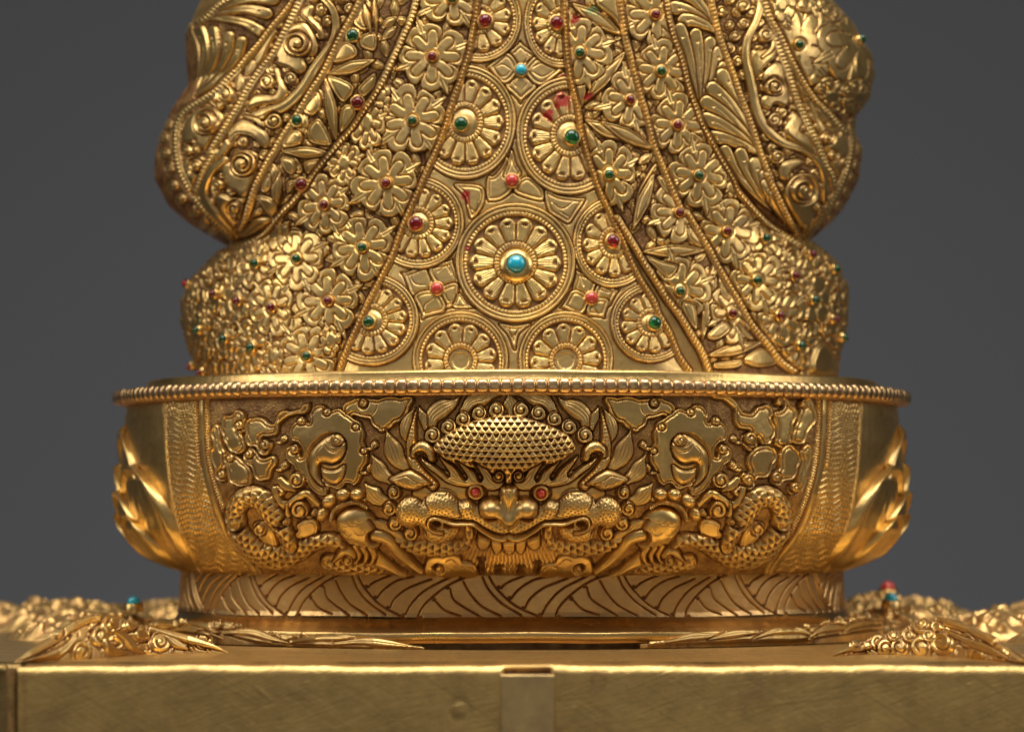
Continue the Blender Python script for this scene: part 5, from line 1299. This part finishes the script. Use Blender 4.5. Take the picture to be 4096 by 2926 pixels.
Y = yb[:, None]+0*X; q = np.hypot(X, Y*1.0)
Z = TOP+0*X-3*np.exp(-((q-1700)/200)**2)*np.cos(X*.004)
qe = np.hypot(X/1500, Y/1405); Z = Z-150*sst((1-qe)/.03)
Z[0] = TOP+2.0*0
panel('top_sheet', X, Y, Z, .1+.8*(Z < TOP-30), flip=False)  # sunken opening coloured dark, its shadow painted in
def side(x0, y0, x1, y1, name='side_sheet'):
    t = np.linspace(0, 1, 30)[None]; z = np.linspace(0, -1, 30)[:, None]
    panel(name, x0+(x1-x0)*t+0*z, y0+(y1-y0)*t+0*z, TOP-1+900*z+0*t, .35)
side(-2600, -1560, -2150, -1900); side(-2150, -1900, XL-34, FY+22); side(XR, FY+10, 2150, -1900); side(2150, -1900, 2600, -1560)
side(2600, -1560, 2600, 1560); side(2600, 1560, 1700, 2600); side(1700, 2600, -1700, 2600); side(-1700, 2600, -2600, 1560); side(-2600, 1560, -2600, -1560)
# folded corner strip with its open seam
t = np.linspace(0, 1, 12)[None]; z = np.linspace(0, -1, 60)[:, None]
panel('corner_strip', XL-38+32*t+14*(-z)+0*z, FY+14-10*np.sin(t*math.pi)+2*np.sin(z*30), TOP-8+880*z+0*t, .75)
a = np.linspace(0, math.pi*1.1, 12)[:, None]; t = np.linspace(0, 1, 16)[None]
panel('corner_fold', XL-120+125*t+0*a, FY+40-34*np.sin(a)*(1-.3*t)+60*(1-t), TOP-14+18*np.cos(a)+0*t, .3)
# the strap on the front
def bevbox(name, x0, x1, y0, y1, z0, z1, bev, mat, wash_shade, parent=box):
    me = bpy.data.meshes.new(name); bm = bmesh.new(); bmesh.ops.create_cube(bm, size=1)
    for v in bm.verts: v.co = (((x0+x1)/2+v.co.x*(x1-x0))*U, ((y0+y1)/2+v.co.y*(y1-y0))*U, ((z0+z1)/2+v.co.z*(z1-z0)+ZE)*U)
    bmesh.ops.bevel(bm, geom=bm.edges[:], offset=bev*U, segments=3, affect='EDGES', profile=.5)
    bm.to_mesh(me); bm.free(); me.materials.append(mat)
    for p in me.polygons: p.use_smooth = True
    for an, v in (('wash_shade', wash_shade), ('paint', 0)):
        at = me.attributes.new(an, 'FLOAT', 'POINT'); at.data.foreach_set('value', np.full(len(me.vertices), v, np.float32))
    o = bpy.data.objects.new(name, me); COL.objects.link(o); o.parent = parent; return o
M_STRAP = gilt('dull_strap_metal', g1=(.72, .50, .21), g2=(.50, .34, .16), rough=(.34, .46), brush=[((0, 0, 0), (2400, 400, 120), .15)])
bevbox('strap', -39, 137, FY-14, FY+14, TOP-900, TOP-29, 6, M_STRAP, .1)
ring_ = None
# ---------------------------------------------------------------- leaf scrolls on the pedestal's top
def mound(cx, cy, rx, ry, h, rot=0, detail=1.0, n=150, seed=0, canvas=True, p=.8, skew=0):
    rs = np.random.RandomState(seed)
    u = np.linspace(-1, 1, n); Ux, Uy = np.meshgrid(u, u)
    # square to disc
    dx = Ux*np.sqrt(1-Uy**2/2); dy = Uy*np.sqrt(1-Ux**2/2); q = np.clip(dx**2+dy**2, 0, 1)
    H = h*np.clip(1-q, 0, 1)**p*(1+skew*dx)
    # loose curls and buds
    for _ in range(0 if canvas else int(9*detail)):
        a, b, s, t = rs.uniform(-.85, .85), rs.uniform(-.9, .6), rs.uniform(.05, .13), rs.uniform(.07, .17)
        d = np.hypot(dx-a, (dy-b)*ry/rx*1.0)/s
        H = H+h*t*(np.sqrt(np.clip(1-d*d, 0, 1))-.5*np.exp(-((d-1.15)/.15)**2))*np.clip((1-q)*3, 0, 1)*(.5 if canvas else 1)
    if not canvas:
        f1 = np.sin(9*dx+3*np.sin(6*dy+seed)+seed)*np.cos(8*dy+2.5*np.sin(7*dx+seed*2)); f2 = np.sin(19*dx+3*np.sin(11*dy+seed*3))*np.cos(15*dy+2*np.sin(16*dx))
        H = H+h*np.clip((1-q)*3, 0, 1)*(.12*np.sign(f1)*np.abs(f1)**.6+.05*np.sign(f2)*np.abs(f2)**.6)
    X = cx+rx*dx*math.cos(rot)-ry*dy*math.sin(rot); Y = cy+rx*dx*math.sin(rot)+ry*dy*math.cos(rot); Z = TOP-3+H
    ws = np.full(X.shape, .5)+.3*np.clip((boxblur(H.astype(np.float32), 3, 1)-H)/(h*.05), 0, 1)  # hollows between the leaves darkened, painted shade over the brown tone
    if canvas:
        nn = normals(X, Y, Z, False); nn = nn*np.sign(nn[2]+1e-9)
        px, py = proj(X, Y, Z); hh = samp(HFS, px, py)*np.clip((1-q)*5, 0, 1)*(nn[1] < .1)
        X, Y, Z = X+nn[0]*hh, Y+nn[1]*hh, Z+nn[2]*hh
        ws = np.where(nn[1] < .1, samp(WASH_SHADE, px, py), .5)
    return panel('leaf_scroll', X, Y, Z, ws, M_REL)
def crest(fr, top, base, name='leaf_scroll', lean=1.0, hs=.8, clampf=False, n=420, m=70, back=.9):
    """a raised ornament known by its outline: its foot stands on the sheet, it leans back to its crest and falls behind"""
    use(fr); T = P(top); Bs = P(base); sx = np.linspace(Bs[0, 0], Bs[-1, 0], n)
    yt = np.interp(sx, T[:, 0], T[:, 1]); yb_ = np.interp(sx, Bs[:, 0], Bs[:, 1]); yt = np.minimum(yt, yb_-1)
    Yf = DIST*ZE/(yb_-HY)-DIST
    if clampf:
        fx = np.clip(np.abs(sx-CX)*.92/1387, 0, .999); Yf = np.minimum(Yf, -1205*np.sqrt(1-fx**2)-12)
    k0 = (DIST+Yf)/DIST; hgt = (yb_-yt)*k0
    t = np.linspace(0, 1, m)[:, None]
    Yv = Yf[None]+lean*hgt[None]*t**1.3; yy2 = yb_[None]+(yt-yb_)[None]*np.sin(t*math.pi/2)**.9
    k1 = (DIST+Yv)/DIST; X = (sx[None]-CX)*k1; Z = (HY-yy2)*k1
    tb = np.linspace(0, 1, 24)[1:, None]
    Yb = Yv[-1][None]+back*hgt[None]*tb*1.2; Xb = X[-1][None]+0*tb; Zb = Z[-1][None]*(1-tb**1.6)+(TOP-4)*tb**1.6
    nn = normals(X, Yv, Z, False); nn = nn*np.where(nn[1] > 0, -1, 1)
    px, py = proj(X, Yv, Z); taper_ = np.clip(t*8, 0, 1)*np.clip((1-t)*10, 0, 1)*np.clip(np.minimum(sx-sx[0], sx[-1]-sx)/60, 0, 1)[None]
    hh = samp(HFS, px, py)*hs*taper_
    Xd, Yd, Zd = X+nn[0]*hh, Yv+nn[1]*hh, Z+nn[2]*hh
    Zd = np.maximum(Zd, TOP-4)
    if clampf: Zd[0] = np.minimum(Zd[0], TOP-3)
    ws = np.vstack([samp(WASH_SHADE, px, py), .5+0*Xb])
    return panel(name, np.vstack([Xd, Xb]), np.vstack([Yd, Yb]), np.vstack([Zd, Zb]), ws, M_REL)
crest('J', [(75, 598), (180, 530), (300, 455), (390, 390), (470, 360), (560, 352), (640, 380), (740, 405), (860, 435), (960, 450), (1080, 470), (1150, 505), (1220, 545)], [(75, 602), (300, 588), (560, 575), (780, 556), (1000, 548), (1220, 547)])
crest('L', [(1105, 640), (1150, 610), (1235, 562), (1320, 545), (1390, 515), (1500, 498), (1570, 465), (1650, 428), (1760, 416), (1850, 438), (1950, 478), (2060, 520), (2150, 575), (2274, 635), (2340, 680)], [(1105, 645), (1300, 630), (1500, 632), (1750, 642), (1950, 658), (2100, 672), (2340, 690)])
crest('J', [(700, 380), (740, 368), (860, 372), (980, 382), (1100, 395), (1180, 383), (1270, 402), (1400, 440), (1620, 452), (1700, 472), (1850, 462), (2000, 480), (2150, 498), (2270, 521)], [(700, 440), (980, 447), (1200, 475), (1400, 500), (1700, 515), (2000, 521), (2270, 523)], 'leaf_trail', .5, .8, True)
crest('L', [(-60, 572), (0, 563), (200, 520), (400, 495), (580, 480), (640, 498), (760, 480), (870, 488), (1000, 450), (1080, 440), (1200, 400), (1300, 390), (1420, 395)], [(-60, 574), (300, 561), (600, 556), (900, 556), (1000, 548), (1200, 530), (1420, 505)], 'leaf_trail', .5, .8, True)
mound(-1650, -250, 330, 260, 95, .3, 1.6, 150, 11, False, .7)
mound(-1900, 900, 420, 300, 120, .2, 1.8, 150, 12, False, .8)
mound(-2350, 1100, 330, 300, 120, 0, 1.5, 120, 13, False, .8)
mound(-1500, 1500, 330, 300, 110, 0, 1.5, 120, 14, False, .8)
mound(1560, 850, 300, 300, 140, .3, 1.2, 150, 25, False, .7)
mound(1620, 150, 330, 300, 110, .3, 1.6, 150, 15, False, .7)
mound(1980, -150, 380, 320, 110, -.2, 1.8, 150, 16, False, .75)
mound(2250, -700, 380, 320, 80, -.3, 1.6, 150, 17, False, .75)
mound(1650, 1250, 450, 320, 120, 0, 1.8, 150, 18, False, .75)
mound(2250, 700, 380, 320, 120, 0, 1.5, 120, 19, False, .8)
def bead(px, py, Y, r, kind, h0=4):
    k = (DIST+Y)/DIST; x = (px-CX)*k; z = (HY-py)*k
    lathe('stone_setting', [(r*1.5, -h0-30), (r*1.4, -h0*.6), (r*1.25, -h0*.25), (r*1.05, -h0*.1)], M_PLATE, np.array([x*U, Y*U, (z+ZE)*U]), (0, -.15, 1), box)
    g = lathe('gemstone', [(.01, -r*.5), (r, -r*.45), (r*1.05, 0), (r*.9, r*.5), (r*.6, r*.82), (.01, r)], GM[kind], np.array([x*U, Y*U, (z+ZE)*U]), (0, -.15, 1), box)
    g['label'] = GL[kind]
bead(535, 2408, -250, 25, 'turquoise'); bead(3564, 2396, 100, 28, 'turquoise'); bead(3551, 2350, 900, 30, 'coral', 10)
# ================================================================ backdrop
m, nt, N, L, B = newmat('grey_paper'); B.inputs['Base Color'].default_value = (.148, .153, .165, 1); B.inputs['Roughness'].default_value = .9
me = bpy.data.meshes.new('backdrop'); bm = bmesh.new()
pr = [(0.62, -.6), (1.1, -.6)]; prev = None
prof = [(0.45, -.25)]+[(1.0+.35*math.sin(t), -.25+.35*(1-math.cos(t))) for t in np.linspace(0, math.pi/2, 16)]+[(1.35, 1.3)]
for y, z in prof:
    c = (bm.verts.new((-2.2, y, z)), bm.verts.new((2.2, y, z)))
    if prev: bm.faces.new((prev[0], prev[1], c[1], c[0]))
    prev = c
bm.to_mesh(me); bm.free(); me.materials.append(m)
for p in me.polygons: p.use_smooth = True
bd_ = bpy.data.objects.new('backdrop', me); COL.objects.link(bd_); bd_['kind'] = 'structure'
